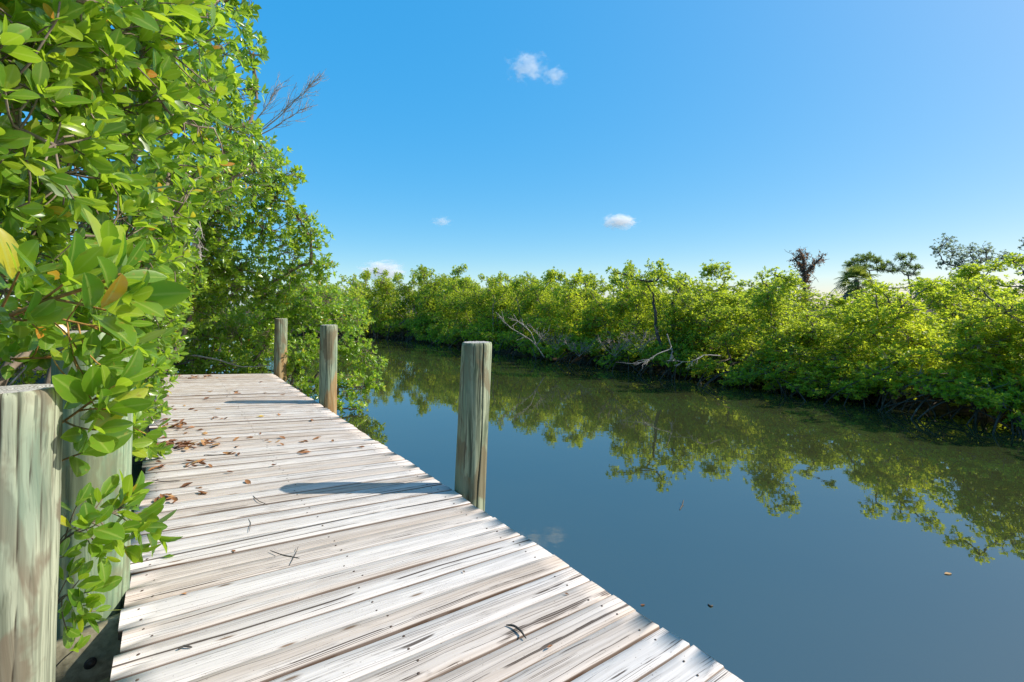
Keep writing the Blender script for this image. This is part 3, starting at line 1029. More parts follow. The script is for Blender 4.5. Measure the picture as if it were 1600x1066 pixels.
build_tree("mangrove_tree", "small distant mangrove peeping out beside the water past the bright round one", "tree", GL, on_ground(NT(1.6, 17.5)), LB([
    (545, 470, 15.5, 0.6), (520, 480, 15, 0.7), (560, 500, 15.2, 0.45)]),
    18, 0.10, 2.6, 'lo', M_LEAF_FAR, tone=(0.45, 0.2), light=LT, stems=3, trunk_r=0.05, roots=8, zmin=0.05)
# the shady wood behind the first row
rgw = np.random.default_rng(77)
for k, (n_, t_, h_) in enumerate([(-2.7, 1.2, 4.6), (-2.6, 3.6, 4.4), (-2.9, 6.2, 4.9), (-3.0, 8.8, 4.6), (-2.6, 11.8, 4.2), (-1.8, 14.6, 3.9), (-0.2, 15.6, 3.5)]):
    b0 = on_ground(NT(n_, t_))
    lb = []
    for q in range(7):
        lb.append((b0 + np.array([rgw.normal(0, 0.75), rgw.normal(0, 0.75), rgw.uniform(0.7, h_ - 0.6)]), rgw.uniform(0.6, 0.85)))
    build_tree("mangrove_tree", "shaded mangrove in the wood behind the dockside row", "tree", "shaded mangroves behind the dockside row", b0, lb,
               200 + k, 0.105, 2.4, 'lo', M_LEAF_FAR, tone=(0.36, 0.2), light=LT, stems=4, trunk_r=0.06, twig_share=0.5)


# hand-set leafy branches close to the camera
def spray(name, label, path_pts, seed, side_tips, leaf_len, r0=0.006, r1=0.003, mat=M_TWIG, per=(5, 7), tone=(0.45, 0.2), yellow=0.03, light=(0.25, -0.1, 0.3)):
    rg = np.random.default_rng(seed)
    base = np.asarray(path_pts[0], float)
    e = empty(name, base, label, "branch", None)
    g = Geo()
    pts = np.array(path_pts, float)
    s = np.linspace(0, len(pts) - 1, 14)
    pp = np.stack([np.interp(s, np.arange(len(pts)), pts[:, k]) for k in range(3)], -1)
    for _ in range(2):
        pp[1:-1] = (pp[:-2] + 2 * pp[1:-1] + pp[2:]) / 4
    g.tubes(pp - base, np.linspace(r0, r1, 14), 8)
    tips, dirs = [pp[-1]], [pp[-1] - pp[-3]]
    for (s_, tip) in side_tips:
        a = pp[int(s_ * 13)]
        tip = np.asarray(tip, float)
        tw = connect(rg, a[None], tip[None], 6, 0.08)
        g.tubes(tw - base, np.linspace(r1, r1 * 0.7, 6)[None], 6)
        tips.append(tip)
        dirs.append(unit(tw[0, -1] - tw[0, -3]) + np.array(light))
    tips, dirs = np.array(tips), unit(np.array(dirs))
    pos, a, nr, L, W, tn = rosettes(rg, tips, dirs, leaf_len, per, (0.30, 1.10), 0.50, tone[0], tone[1], yellow, 0.55, 0.10)
    link_mesh("leaves", leaves_mesh("leaves", pos - base, a, nr, L, W, tn, 'hi'), e, M_LEAF)
    link_mesh("stem", g.mesh("stem", True), e, mat)
    return e


spray("leafy_branch", "orange-stemmed branch with large glossy leaves above the pale blotchy piling",
      [P(-90, 535, 1.05), P(0, 500, 1.02), P(70, 470, 1.0), P(150, 446, 1.0), P(190, 428, 1.02)], 31,
      [(0.25, P(30, 425, 0.98)), (0.45, P(110, 435, 0.98)), (0.6, P(165, 485, 0.98)), (0.8, P(205, 465, 1.02)), (0.7, P(170, 390, 1.05)), (0.35, P(45, 500, 1.0))], 0.095, 0.0055, 0.003, per=(5, 7))
spray("leafy_branch", "thin branch with dark leaves crossing in front of the greenish piling",
      [P(-60, 565, 1.95), P(40, 560, 1.92), P(110, 558, 1.88), P(160, 545, 1.82)], 32,
      [(0.4, P(60, 530, 1.88)), (0.7, P(140, 590, 1.80)), (0.85, P(195, 545, 1.80)), (0.5, P(100, 545, 1.85)), (0.3, P(20, 560, 1.9)), (0.75, P(150, 640, 1.78)), (0.6, P(125, 605, 1.82))], 0.105, 0.005, 0.003, per=(5, 7), tone=(0.40, 0.18))
spray("leafy_branch", "yellow-stemmed shoot with broad leaves rising beside the pale blotchy piling",
      [P(50, 690, 1.88), P(105, 655, 1.80), P(150, 622, 1.70)], 33,
      [(0.5, P(150, 672, 1.70)), (0.9, P(185, 600, 1.72)), (0.7, P(165, 640, 1.68))], 0.145, 0.0055, 0.0035, per=(5, 7), tone=(0.42, 0.18), yellow=0.08)
spray("leafy_branch", "pair of dark oval leaves poking out right of the pale blotchy piling",
      [P(50, 740, 1.9), P(100, 718, 1.82), P(128, 708, 1.76)], 34, [], 0.15, 0.004, 0.003, per=(5, 5), tone=(0.35, 0.12), yellow=0)
spray("leafy_branch", "low leafy sprig reaching over the dock's left edge below the greenish piling",
      [P(60, 880, 1.86), P(105, 838, 1.84), P(150, 812, 1.86), P(195, 792, 1.92)], 35,
      [(0.35, P(120, 790, 1.82)), (0.5, P(140, 850, 1.8)), (0.65, P(185, 830, 1.85)), (0.8, P(205, 775, 1.95)), (0.9, P(225, 800, 1.98)), (0.55, P(160, 780, 1.9)), (0.75, P(205, 860, 1.9)), (0.2, P(100, 870, 1.8)), (0.95, P(240, 835, 1.95)), (0.3, P(125, 820, 1.78)), (0.6, P(165, 870, 1.82)), (0.45, P(150, 820, 1.78)), (0.85, P(215, 825, 1.92))],
      0.105, 0.005, 0.0028, mat=M_BARK, per=(5, 7), tone=(0.46, 0.2), yellow=0.05)
spray("leafy_branch", "lowest sprig of narrow leaves hanging in the gap beside the bolted beam",
      [P(70, 960, 1.80), P(105, 925, 1.80), P(130, 960, 1.84)], 36,
      [(0.3, P(110, 895, 1.8)), (0.5, P(140, 925, 1.82)), (0.6, P(112, 945, 1.8)), (0.95, P(150, 955, 1.86)), (0.4, P(105, 985, 1.8)), (0.2, P(125, 905, 1.78)), (0.8, P(135, 945, 1.8))],
      0.09, 0.004, 0.0024, mat=M_BARK, per=(4, 5), tone=(0.5, 0.18), yellow=0.03)
spray("leafy_branch", "single light shoot with two narrow leaves in front of the bolted beam",
      [P(70, 1060, 1.80), P(98, 1030, 1.78), P(118, 1014, 1.78)], 37, [], 0.062, 0.003, 0.002, mat=M_BARK, per=(3, 3), tone=(0.75, 0.08), yellow=0)

spray("leafy_branch", "crowded branch of glossy leaves hanging over the top of the greenish piling",
      [P(-80, 455, 1.75), P(20, 480, 1.75), P(100, 500, 1.75), P(170, 515, 1.78)], 38,
      [(0.2, P(-10, 520, 1.75)), (0.35, P(40, 460, 1.7)), (0.45, P(60, 515, 1.75)), (0.6, P(120, 545, 1.75)), (0.7, P(130, 465, 1.7)), (0.8, P(165, 575, 1.75)), (0.9, P(195, 500, 1.8)), (0.75, P(130, 585, 1.78)), (0.85, P(215, 545, 1.85))],
      0.105, 0.005, 0.003, per=(6, 8), tone=(0.45, 0.2))
spray("leafy_branch", "low twig of leaves peeping out right of the greenish piling above the dark gap",
      [P(150, 700, 2.5), P(190, 680, 2.5), P(212, 660, 2.5)], 39,
      [(0.5, P(205, 700, 2.5)), (0.7, P(225, 640, 2.6)), (0.9, P(232, 680, 2.6)), (0.6, P(215, 610, 2.6))],
      0.09, 0.004, 0.0026, per=(6, 8), tone=(0.5, 0.2))
# bare grey twigs of a dead tree against the sky
def bare_tree(name, label, cat, base, stems, seed, mat, r0=0.03, twigs=60, tl=(0.2, 0.7), up=(0.35, 0.0, 0.5), group=None, sub=2, r_tw=0.0045, twist=0.5):
    rg = np.random.default_rng(seed)
    base = np.asarray(base, float)
    e = empty(name, base, label, cat, group)
    g = Geo()
    for st in stems:
        pts = np.array(st, float)
        s = np.linspace(0, len(pts) - 1, 16)
        pp = np.stack([np.interp(s, np.arange(len(pts)), pts[:, k]) for k in range(3)], -1)
        for _ in range(2): pp[1:-1] = (pp[:-2] + 2 * pp[1:-1] + pp[2:]) / 4
        pp[1:-1] += rg.normal(0, 0.006, (14, 3))
        rr = np.linspace(r0, r0 * 0.18, 16)
        g.tubes(pp - base, rr, 7)
        if twigs:
            k = rg.integers(5, 15, twigs)
            a = pp[k] + (pp[np.minimum(k + 1, 15)] - pp[k]) * rg.random((twigs, 1))
            tan = unit(pp[np.minimum(k + 1, 15)] - pp[k - 1])
            d = unit(tan + rg.normal(0, twist, (twigs, 3)) + np.array(up))
            L = rg.uniform(*tl, (twigs, 1)) * (1.15 - k[:, None] / 22)
            tw = connect(rg, a, a + d * L, 6, 0.10)
            g.tubes(tw - base, np.linspace(r_tw * 1.5, r_tw * 0.6, 6)[None], 4)
            for _ in range(sub):
                kk = rg.integers(1, 5, twigs)
                a2 = tw[np.arange(twigs), kk]
                d2 = unit(d + rg.normal(0, twist, (twigs, 3)))
                g.tubes(connect(rg, a2, a2 + d2 * L * rg.uniform(0.25, 0.55, (twigs, 1)), 4, 0.1) - base, np.linspace(r_tw * 0.9, r_tw * 0.5, 4)[None], 4)
    link_mesh("branches", g.mesh("branches", True), e, mat)
    return e


db = on_ground(NT(-2.2, 9.4))
bare_tree("dead_tree", "bare grey dead tree whose fan of twigs sticks out against the blue sky", "tree", db,
          [[db, P(300, 300, 7.6), P(385, 218, 7.4), P(440, 175, 7.3), P(503, 118, 7.2)],
           [P(385, 218, 7.4), P(400, 190, 7.4), P(420, 160, 7.3), P(436, 132, 7.3)],
           [P(385, 218, 7.4), P(430, 190, 7.3), P(470, 150, 7.2), P(490, 130, 7.2)],
           [P(380, 220, 7.4), P(420, 205, 7.4), P(450, 185, 7.3), P(480, 165, 7.3)]],
          41, M_DEADWOOD, 0.012, 22, (0.15, 0.55), (0.35, 0, 0.35), r_tw=0.0028, twist=0.42)
bb = on_ground(NT(-0.6, 11.6))
bare_tree("bent_branch", "bare pale bent branch lying across behind the dock end", "branch", P(225, 560, 10.0),
          [[P(225, 560, 10.0), P(262, 552, 9.9), P(310, 556, 9.8), P(345, 562, 9.75), P(368, 573, 9.7), P(395, 574, 9.7), P(425, 570, 9.7)]],
          42, M_DEADWOOD, 0.024, 6, (0.15, 0.4), (0, 0, 0.2), r_tw=0.006)
for k, (stem, lab) in enumerate([
    ([P(300, 545, 11), P(312, 500, 10.8), P(345, 440, 10.3), P(372, 395, 9.6)], "pale leaning bare stem in the shade behind the bent branch"),
    ([P(338, 585, 10.2), P(345, 535, 10.2), P(355, 500, 10.1), P(352, 470, 10.1)], "thin upright dead stem close behind the dock end"),
    ([P(262, 585, 10.4), P(290, 560, 10.3), P(318, 520, 10.2), P(330, 490, 10.2)], "slanting grey dead stem at the left of the dock end")]):
    bare_tree("dead_sapling", lab, "dead sapling", stem[0], [stem], 50 + k, M_DEADWOOD, 0.014, 16, (0.12, 0.45), (0, 0, 0.1), r_tw=0.0045, twist=0.7)
# grey tangle of dead twigs hanging under the canopy
bare_tree("dead_twigs", "grey hank of dead twigs hanging under the canopy left of the far piling", "dead branch", P(302, 325, 7.5),
          [[P(298, 322, 7.5), P(302, 350, 7.5), P(305, 385, 7.5), P(303, 410, 7.5)], [P(310, 322, 7.5), P(312, 350, 7.5), P(308, 385, 7.5), P(312, 402, 7.5)]],
          61, M_DEADWOOD, 0.009, 40, (0.12, 0.35), (0, 0, -0.9), r_tw=0.0035, twist=0.5)

# ------------------------------------------------------------------ far bank mangroves
rb = np.random.default_rng(9)
FL = (-0.25, -0.15, 0.65)
protos = []
HIDE = []


def proto(seed, w, h, tone, lean=0.0, leaf=0.076, lai=3.6, top=0, low=0.12, stems=4, roots=30, yellow=0.015):
    rg = np.random.default_rng(seed)
    lb = []
    nl = 15
    for k in range(nl):
        a = rg.uniform(0, 6.28)
        q = math.sqrt(rg.random()) * w * 0.62
        zc = low + 0.30 + (h - low - 0.70) * ((k + 0.5) / nl)
        fade = 1.0 if zc < h * 0.6 else 0.75
        lb.append((np.array([math.cos(a) * q * fade, math.sin(a) * q * fade, zc]), np.array([rg.uniform(0.34, 0.6), rg.uniform(0.34, 0.6), rg.uniform(0.24, 0.42)])))
    for k in range(top):
        a = rg.uniform(0, 6.28)
        lb.append((np.array([math.cos(a) * w * 0.35, math.sin(a) * w * 0.35, h - rg.uniform(-0.15, 0.25)]), np.array([0.2, 0.2, 0.22]) * rg.uniform(0.7, 1.3)))
    for k in range(14):          # low skirts hanging to the water on every side
        a = k * 0.449 + rg.uniform(-0.2, 0.2)
        q = rg.uniform(0.66, 0.86)
        lb.append((np.array([math.cos(a) * w * q, math.sin(a) * w * q, low + rg.uniform(0.10, 0.70)]), np.array([0.34, 0.34, 0.22]) * rg.uniform(0.8, 1.3)))
    return build_tree("mangrove_tree", "x", "tree", "x", (0, 0, 0), lb, seed, leaf, lai, 'lo', M_LEAF_FAR, M_BARK, tone=tone, light=FL,
                      stems=stems, trunk_r=0.045, twig_r=0.0032, zmin=low - 0.02, roots=roots, yellow=yellow, twig_share=0.6)


protos = [proto(301, 1.25, 2.75, (0.46, 0.2), top=3), proto(302, 1.4, 2.95, (0.56, 0.2), top=4), proto(303, 1.1, 3.05, (0.38, 0.2), top=5, lai=2.6),
          proto(304, 1.35, 2.7, (0.60, 0.18), top=3), proto(305, 1.15, 3.2, (0.42, 0.2), top=5, lai=2.5), proto(306, 1.3, 2.85, (0.50, 0.2), top=4)]
used = set()


def place(k, xy, rz, s, label, group):
    loc = np.array([xy[0], xy[1], 0.0])
    px_ = CX + xy[0] / max(xy[1], 0.1) * F
    if 1265 < px_ < 1385 and xy[1] < 30: s = (s[0] * 0.9, s[1] * 0.9, s[2] * 0.75)
    if k not in used:
        used.add(k)
        o = protos[k]
        o.location = tuple(loc)
        o.rotation_euler = (0, 0, rz)
        o.scale = s
        o["label"], o["group"] = label, group
        return o
    return copy_tree(protos[k], loc, rz, s, label, group)


rowlab = []
FRONT = "front row of mangroves on the far bank"
t_ = -1.5
k = 0
order = [1, 3, 5, 0, 3, 1, 2, 5, 0, 4, 2, 0, 5, 4, 2, 0, 1, 4, 2, 5, 0, 4]
while t_ < 27:
    n_ = 12.15 + rb.uniform(-0.25, 0.3)
    xy = NT(n_, t_)[:2]
    # right: a low even hedge; middle: taller and ragged; far: taller still
    hs = float(np.interp(t_, [0, 4, 7, 10, 13, 17, 27], [0.80, 0.79, 0.82, 0.95, 0.98, 1.01, 1.08])) * rb.uniform(0.88, 1.08)
    px = CX + xy[0] / max(xy[1], 0.1) * F
    if xy[1] >= 4 and px <= 1760: rowlab.append((px, None))
    o = place(order[k % len(order)], xy, rb.uniform(0, 6.28), (rb.uniform(0.95, 1.12), rb.uniform(0.95, 1.12), hs), "leafy mangrove bush of the front row past the right edge of the photo", FRONT)
    if xy[1] >= 4 and px <= 1760: rowlab[-1] = (px, o)
    t_ += rb.uniform(1.15, 1.5)
    k += 1
ORD = "first second third fourth fifth sixth seventh eighth ninth tenth eleventh twelfth thirteenth fourteenth fifteenth sixteenth seventeenth eighteenth nineteenth twentieth".split()
for i_, (px, o) in enumerate(sorted([q for q in rowlab if q[0] > 1050], key=lambda q: q[0])):
    o["label"] = "leafy front-row mangrove at the far waterline, %s to the right of the bleached curved branch" % ORD[i_]
for i_, (px, o) in enumerate(sorted([q for q in rowlab if q[0] <= 1050], key=lambda q: -q[0])):
    o["label"] = "leafy front-row mangrove at the far waterline, %s to the left of the bleached curved branch" % ORD[i_]
BACK = "mangroves behind the front row on the far bank"
t_ = -2.0
while t_ < 30:
    xy = NT(14.3 + rb.uniform(-0.4, 0.5), t_)[:2]
    hs = float(np.interp(t_, [0, 4, 7, 10, 13, 17, 27], [0.83, 0.83, 0.85, 0.98, 1.02, 1.05, 1.12])) * rb.uniform(0.9, 1.1)
    place(int(rb.integers(0, 6)), xy, rb.uniform(0, 6.28), (rb.uniform(0.95, 1.2), rb.uniform(0.95, 1.2), hs), "mangrove crown rising behind the front row of the far bank", BACK)
    t_ += rb.uniform(1.4, 2.0)
for k in range(16):
    xy = NT(17.5 + rb.uniform(-0.8, 1.5), -2 + k * 2.3)[:2]
    place(int(rb.integers(0, 6)), xy, rb.uniform(0, 6.28), (1.3, 1.3, rb.uniform(0.92, 1.05)), "mangrove crown rising behind the front row of the far bank", BACK)
for k in range(15):
    xy = NT(25 + rb.uniform(-2, 3), -4 + k * 3.2)[:2]
    place(int(rb.integers(0, 6)), xy, rb.uniform(0, 6.28), (1.7, 1.7, rb.uniform(1.0, 1.2)), "mangrove crown rising behind the front row of the far bank", BACK)
BEND = "distant mangroves where the canal bends"
for (x, y, s) in [(-4.8, 28.6, 1.30), (-6.6, 30.2, 1.28), (-8.4, 31.4, 1.33), (-10.2, 32.6, 1.25), (-12.2, 33.8, 1.3), (-14.2, 35.0, 1.25), (-16.5, 36.4, 1.3), (-19, 38, 1.3),
                  (-5.5, 32.0, 1.35), (-8, 34.0, 1.45), (-10.8, 35.5, 1.42), (-13.5, 37.0, 1.45), (-3.0, 31, 1.45), (-17, 39, 1.5)]:
    place(int(rb.integers(0, 6)), (x + rb.uniform(-0.2, 0.2), y + rb.uniform(-0.2, 0.2)), rb.uniform(0, 6.28), (1.25, 1.25, s * rb.uniform(0.93, 1.06)),
          "distant mangrove at the water's edge where the canal bends away", BEND)
# the tall mangrove with a dark curved trunk
tb = P(1052, 545, 14.6); tb[2] = 0.1
build_tree("mangrove_tree", "tallest mangrove of the far bank, dark bowed trunk showing through its crown", "tree", "tall mangrove of the far bank", tb, [
    (P(1035, 425, 14.2), 0.30), (P(1010, 440, 14.4), 0.36), (P(1065, 445, 14.3), 0.34), (P(985, 430, 14.6), 0.28), (P(1032, 412, 14.2), 0.15), (P(1050, 470, 14.8), 0.3), (P(960, 425, 15), 0.22)],
    401, 0.088, 2.5, 'lo', M_LEAF_FAR, M_DARKBARK, tone=(0.46, 0.2), light=FL, stems=2, trunk_r=0.075, twig_r=0.0032)
# sparse crowns sticking up
for k, (px, py, d, r, lab) in enumerate([(822, 440, 21, 0.36, "thin tuft-topped mangrove standing clear of the canopy, second from the tall piling"),
                                         (780, 442, 22, 0.42, "dark tufted mangrove top just right of the nearest canal piling"),
                                         (905, 436, 19, 0.30, "sparse airy mangrove top in the middle of the far canopy"),
                                         (650, 440, 30, 0.5, "small dense mangrove top left of the nearest canal piling")]):
    bb_ = P(px, 560, d); bb_[2] = 0.15
    build_tree("mangrove_tree", lab, "tree", "crowns standing above the far canopy", bb_, [(P(px, py, d), r * 0.8), (P(px + 12, py + 10, d), r * 0.6), (P(px - 14, py + 12, d + 0.2), r * 0.7), (P(px + 2, py - 12, d), r * 0.4), (P(px, py + 26, d), r * 0.8)],
               420 + k, 0.09, 2.2, 'lo', M_LEAF_FAR, M_BARK, tone=(0.45, 0.2), light=FL, stems=2, trunk_r=0.045)

# dead wood on the far bank
bare_tree("dead_branch", "forked pale dead branch leaning out of the far bank at the dark waterline", "dead branch", P(850, 558, 16.3),
          [[P(850, 558, 16.3), P(838, 540, 16.2), P(826, 528, 16.0), P(806, 518, 15.9), P(792, 508, 15.8), P(782, 494, 15.8)],
           [P(838, 540, 16.2), P(830, 520, 16.0), P(815, 505, 16.0), P(800, 498, 15.9)],
           [P(838, 540, 16.2), P(846, 528, 16.0), P(832, 512, 15.9)]], 71, M_GREYWOOD, 0.019, 14, (0.15, 0.5), (-0.2, 0, 0.2), r_tw=0.005, twist=0.6)
bare_tree("dead_branch", "bleached curved branch sweeping down towards the water below the tall mangrove", "dead branch", P(1042, 522, 11.9),
          [[P(1042, 522, 11.9), P(1049, 540, 11.9), P(1050, 546, 11.8), P(1030, 551, 11.7), P(1015, 562, 11.6), P(1000, 569, 11.5), P(980, 568, 11.6), P(962, 566, 11.7)],
           [P(1050, 545, 11.8), P(1050, 552, 11.8), P(1049, 556, 11.8)]], 72, M_GREYWOOD, 0.015, 9, (0.1, 0.35), (0, 0, -0.1), r_tw=0.0045)
bare_tree("dead_branch", "short grey dead branch curving above the waterline right of the bleached one", "dead branch", P(1125, 556, 10.9),
          [[P(1125, 556, 10.9), P(1105, 553, 10.7), P(1090, 560, 10.6), P(1080, 566, 10.6), P(1045, 564, 10.8)]], 73, M_GREYWOOD, 0.011, 9, (0.1, 0.35), (0, 0, 0), r_tw=0.004)
for k, (px, py, d, lab) in enumerate([(870, 535, 15.8, "pinkish grey thicket of dead twigs beside the forked dead branch"), (905, 545, 15.2, "low grey dead thicket further right of the forked dead branch"),
                                      (960, 545, 13.6, "grey tangle of dead twigs just left of the bleached curved branch"), (1000, 535, 13.2, "thin grey dead twigs above the bleached curved branch"),
                                      (1470, 610, 8.9, "hanging dry grey twigs in the hedge at the right of the far bank")]):
    b0 = P(px, py + 12, d + 0.35)
    bare_tree("dead_bush", lab, "dead bush", b0, [[b0, b0 + np.array([q * 0.18, 0.05, 0.22]), b0 + np.array([q * 0.34, -0.05, 0.42 + 0.05 * abs(q)])] for q in (-1.4, -0.5, 0.4, 1.3)],
              80 + k, M_DRYTWIG, 0.008, 16, (0.12, 0.42), (0, -0.2, 0.15), r_tw=0.0034, twist=0.8)

# ------------------------------------------------------------------ things behind the far bank
# vine-covered snag
SD = 26.0
sb = P(1258, 500, SD); sb[2] = 0.3
sn = empty("dead_snag", sb, "dead forked trunk wrapped in dry brown vines above the far canopy", "tree", None)
rgs = np.random.default_rng(91)
g = Geo()
paths = []
for pl in ([(1256, 520), (1257, 470), (1257, 440), (1258, 425)], [(1258, 430), (1250, 415), (1242, 405), (1252, 396)], [(1258, 430), (1268, 418), (1278, 408), (1284, 402)], [(1257, 432), (1256, 412), (1254, 400), (1252, 394)]):
    pts = np.array([P(x, y, SD) for x, y in pl])
    s = np.linspace(0, 3, 12)
    pp = np.stack([np.interp(s, np.arange(4), pts[:, q]) for q in range(3)], -1)
    paths.append(pp)
    g.tubes(pp - sb, np.linspace(0.14, 0.05, 12) if pl[0][1] == 520 else np.linspace(0.08, 0.03, 12), 7)
allp = np.concatenate([paths[0]] * 3 + paths[1:])
NV = 420
kk = rgs.integers(0, len(allp), NV)
c0 = allp[kk]
d = unit(rgs.normal(0, 1, (NV, 3)) + np.array([0, 0, 0.1]))
ln = rgs.uniform(0.15, 0.62, (NV, 1)) * np.where(rgs.random((NV, 1)) < 0.12, 1.5, 0.8)
tw = connect(rgs, c0, c0 + d * ln, 4, 0.25)
g.tubes(tw - sb, np.linspace(0.012, 0.007, 4)[None], 4)
link_mesh("trunk", g.mesh("trunk", True), sn, M_DARKBARK)
pos, a, nr, L, W, tn = rosettes(rgs, tw[:, -1] * 0.6 + tw[:, 0] * 0.4, d, 0.12, (2, 4), (0.5, 1.5), 0.5, 0.5, 0.28, 0.0)
link_mesh("dry_vines", leaves_mesh("dry_vines", pos - sb, a, nr, L, W, tn, 'lo'), sn, M_VINE)


def pine(label, px, pts, base_px, d, seed, r):
    b0 = P(base_px[0], 500, d); b0[2] = 0.3
    lb = [(P(x, y, d), np.array([w, w, w * 0.42])) for (x, y, w) in pts]
    return build_tree("pine_tree", label, "tree", "pines beyond the far bank", b0, lb, seed, 0.32, 3.4, 'lo', M_NEEDLE, M_DARKBARK, tone=(0.5, 0.25), yellow=0, light=(0, 0, 0.7), stems=1, trunk_r=0.10,
                      twig_r=0.012, wr=0.10, per=(14, 20), shell=0.5, spread=(0.2, 1.3))


pine("flat-topped pine beyond the far bank, just right of the vine-wrapped snag", 1355, [(1340, 408, 0.75), (1355, 402, 0.8), (1370, 408, 0.7), (1384, 413, 0.6), (1325, 416, 0.6), (1375, 420, 0.6), (1350, 418, 0.6), (1390, 424, 0.4)], (1356,), 44, 501, 1)
pine("slender pine with separate tufts, second from the vine-wrapped snag", 1415, [(1412, 400, 0.55), (1424, 404, 0.4), (1405, 404, 0.35), (1436, 418, 0.55), (1418, 414, 0.5), (1405, 422, 0.55), (1426, 427, 0.5)], (1416,), 44, 502, 1)

# oaks, thin and bluish
ob_ = P(1500, 500, 30); ob_[2] = 0.3
build_tree("oak_tree", "thin grey-green oak behind the canopy near the right edge", "tree", "oaks beyond the far bank", ob_, [
    (P(1478, 378, 30), 0.55), (P(1463, 390, 30), 0.42), (P(1490, 395, 30), 0.6), (P(1515, 395, 30), 0.6), (P(1540, 392, 30), 0.55), (P(1530, 410, 30), 0.7), (P(1500, 415, 30), 0.7), (P(1565, 404, 30), 0.5), (P(1585, 408, 30), 0.5), (P(1475, 412, 30), 0.4)],
    511, 0.11, 1.7, 'lo', M_OAK, M_DARKBARK, tone=(0.4, 0.25), yellow=0, light=(0, 0, 0.3), stems=3, trunk_r=0.09, twig_r=0.008)
ob_ = P(1625, 500, 22); ob_[2] = 0.3
build_tree("oak_tree", "dark oak only just entering at the right edge", "tree", "oaks beyond the far bank", ob_, [
    (P(1608, 380, 22), 0.36), (P(1600, 405, 22), 0.3), (P(1630, 400, 22), 0.5), (P(1640, 370, 22), 0.5), (P(1598, 425, 22), 0.25)],
    512, 0.11, 2.2, 'lo', M_OAK, M_DARKBARK, tone=(0.4, 0.25), yellow=0, light=(0, 0, 0.3), stems=2, trunk_r=0.08, twig_r=0.008)


# cabbage palm
def palm(label, px, py, d, seed):
    rg = np.random.default_rng(seed)
    top = P(px, py, d)
    b0 = np.array([top[0] + 0.2, top[1], 0.3])
    e = empty("cabbage_palm", b0, label, "palm", None)
    g = Geo()
    pp = connect(rg, b0[None], top[None], 10, 0.02)[0]
    g.tubes(pp - b0, np.linspace(0.17, 0.14, 10), 10)
    link_mesh("trunk", g.mesh("trunk", True), e, M_BARK)

    def fan(g, tone_lo, tone_hi, c, dirv, reach, size, droop):
        dirv = unit(dirv)
        hub = c + dirv * reach
        hub[2] -= droop * 0.4
        g.tubes((connect(rg, c[None], hub[None], 4, 0.04)) - b0, np.full((1, 4), 0.012), 4, leaf_tone=0.6, vein=0.0)
        side = unit(np.cross(dirv, np.array([0.1, 0.1, 1.0])))
        upv = np.cross(side, dirv)
        nb = 17
        for q in range(nb):
            an = (q / (nb - 1) - 0.5) * 2.7
            ax_ = dirv * math.cos(an) + side * math.sin(an)
            L = size * (1 - 0.22 * abs(an) / 1.35) * rg.uniform(0.9, 1.1)
            pv = np.cross(ax_, upv)
            w = 0.030
            s = np.array([0, 0.35, 0.7, 1.0])
            ww = np.array([0.4, 1, 0.8, 0.08]) * w
            mid = hub + ax_ * (s[:, None] * L) + np.array([0, 0, -1.0]) * (s[:, None] ** 2.2 * L * (0.22 + droop))
            v = np.concatenate([mid - pv * ww[:, None], mid + upv * 0.012, mid + pv * ww[:, None]])
            f = [(i, i + 1, 5 + i, 4 + i) for i in range(3)] + [(4 + i, 5 + i, 9 + i, 8 + i) for i in range(3)]
            g.add(v - b0, f, leaf_tone=rg.uniform(tone_lo, tone_hi), vein=0.0)

    g = Geo()
    for k in range(26):
        az = k * 2.39996
        el = math.radians(82 - k * 4.0)
        dv = np.array([math.cos(az) * math.cos(el), math.sin(az) * math.cos(el), math.sin(el)])
        fan(g, 0.1, 0.8 if k > 9 else 1.0, top.copy(), dv, rg.uniform(0.4, 0.65), rg.uniform(0.75, 0.95), 0.1 + 0.012 * k)
    link_mesh("crown", g.mesh("crown"), e, M_PALM)
    g = Geo()
    for k in range(9):
        az = k * 2.39996 + 1
        dv = np.array([math.cos(az), math.sin(az), -0.7])
        fan(g, 0.1, 0.9, top + np.array([0, 0, -0.15]), dv, 0.4, 0.7, 0.5)
    link_mesh("dead_fronds", g.mesh("dead_fronds"), e, M_DEADFROND)
    return e


palm("cabbage palm with fan fronds and a grey dead skirt rising between snag and pines", 1338, 438, 31, 601)

# ------------------------------------------------------------------ clouds
def cloud_material(name, dens, seed, scale=2.2, cut=0.47):
    b = NB(name)
    co = b.coord('Object')
    ln = b.n("VectorMath", operation='LENGTH')
    b.put(ln.inputs[0], co)
    fall = b.math('SUBTRACT', 1.0, ln.outputs['Value'], clamp=True)
    n1 = b.noise(b.mapping(co, (1, 1, 1), (seed, seed * 2, 0)), scale, 8, 0.62, 0.3)
    v = b.math('ADD', n1, b.math('MULTIPLY', fall, 0.42))
    v = b.math('SUBTRACT', v, cut + 0.16)
    v = b.math('MULTIPLY', v, 6.0, clamp=True)
    v = b.math('MULTIPLY', v, b.math('MULTIPLY', fall, 4.0, clamp=True))
    vol = b.n("VolumePrincipled")
    vol.inputs['Color'].default_value = (1, 1, 1, 1)
    vol.inputs['Anisotropy'].default_value = 0.0
    b.put(vol.inputs['Density'], b.math('MULTIPLY', v, dens))
    b.t.links.new(vol.outputs[0], b.out.inputs['Volume'])
    return b.m


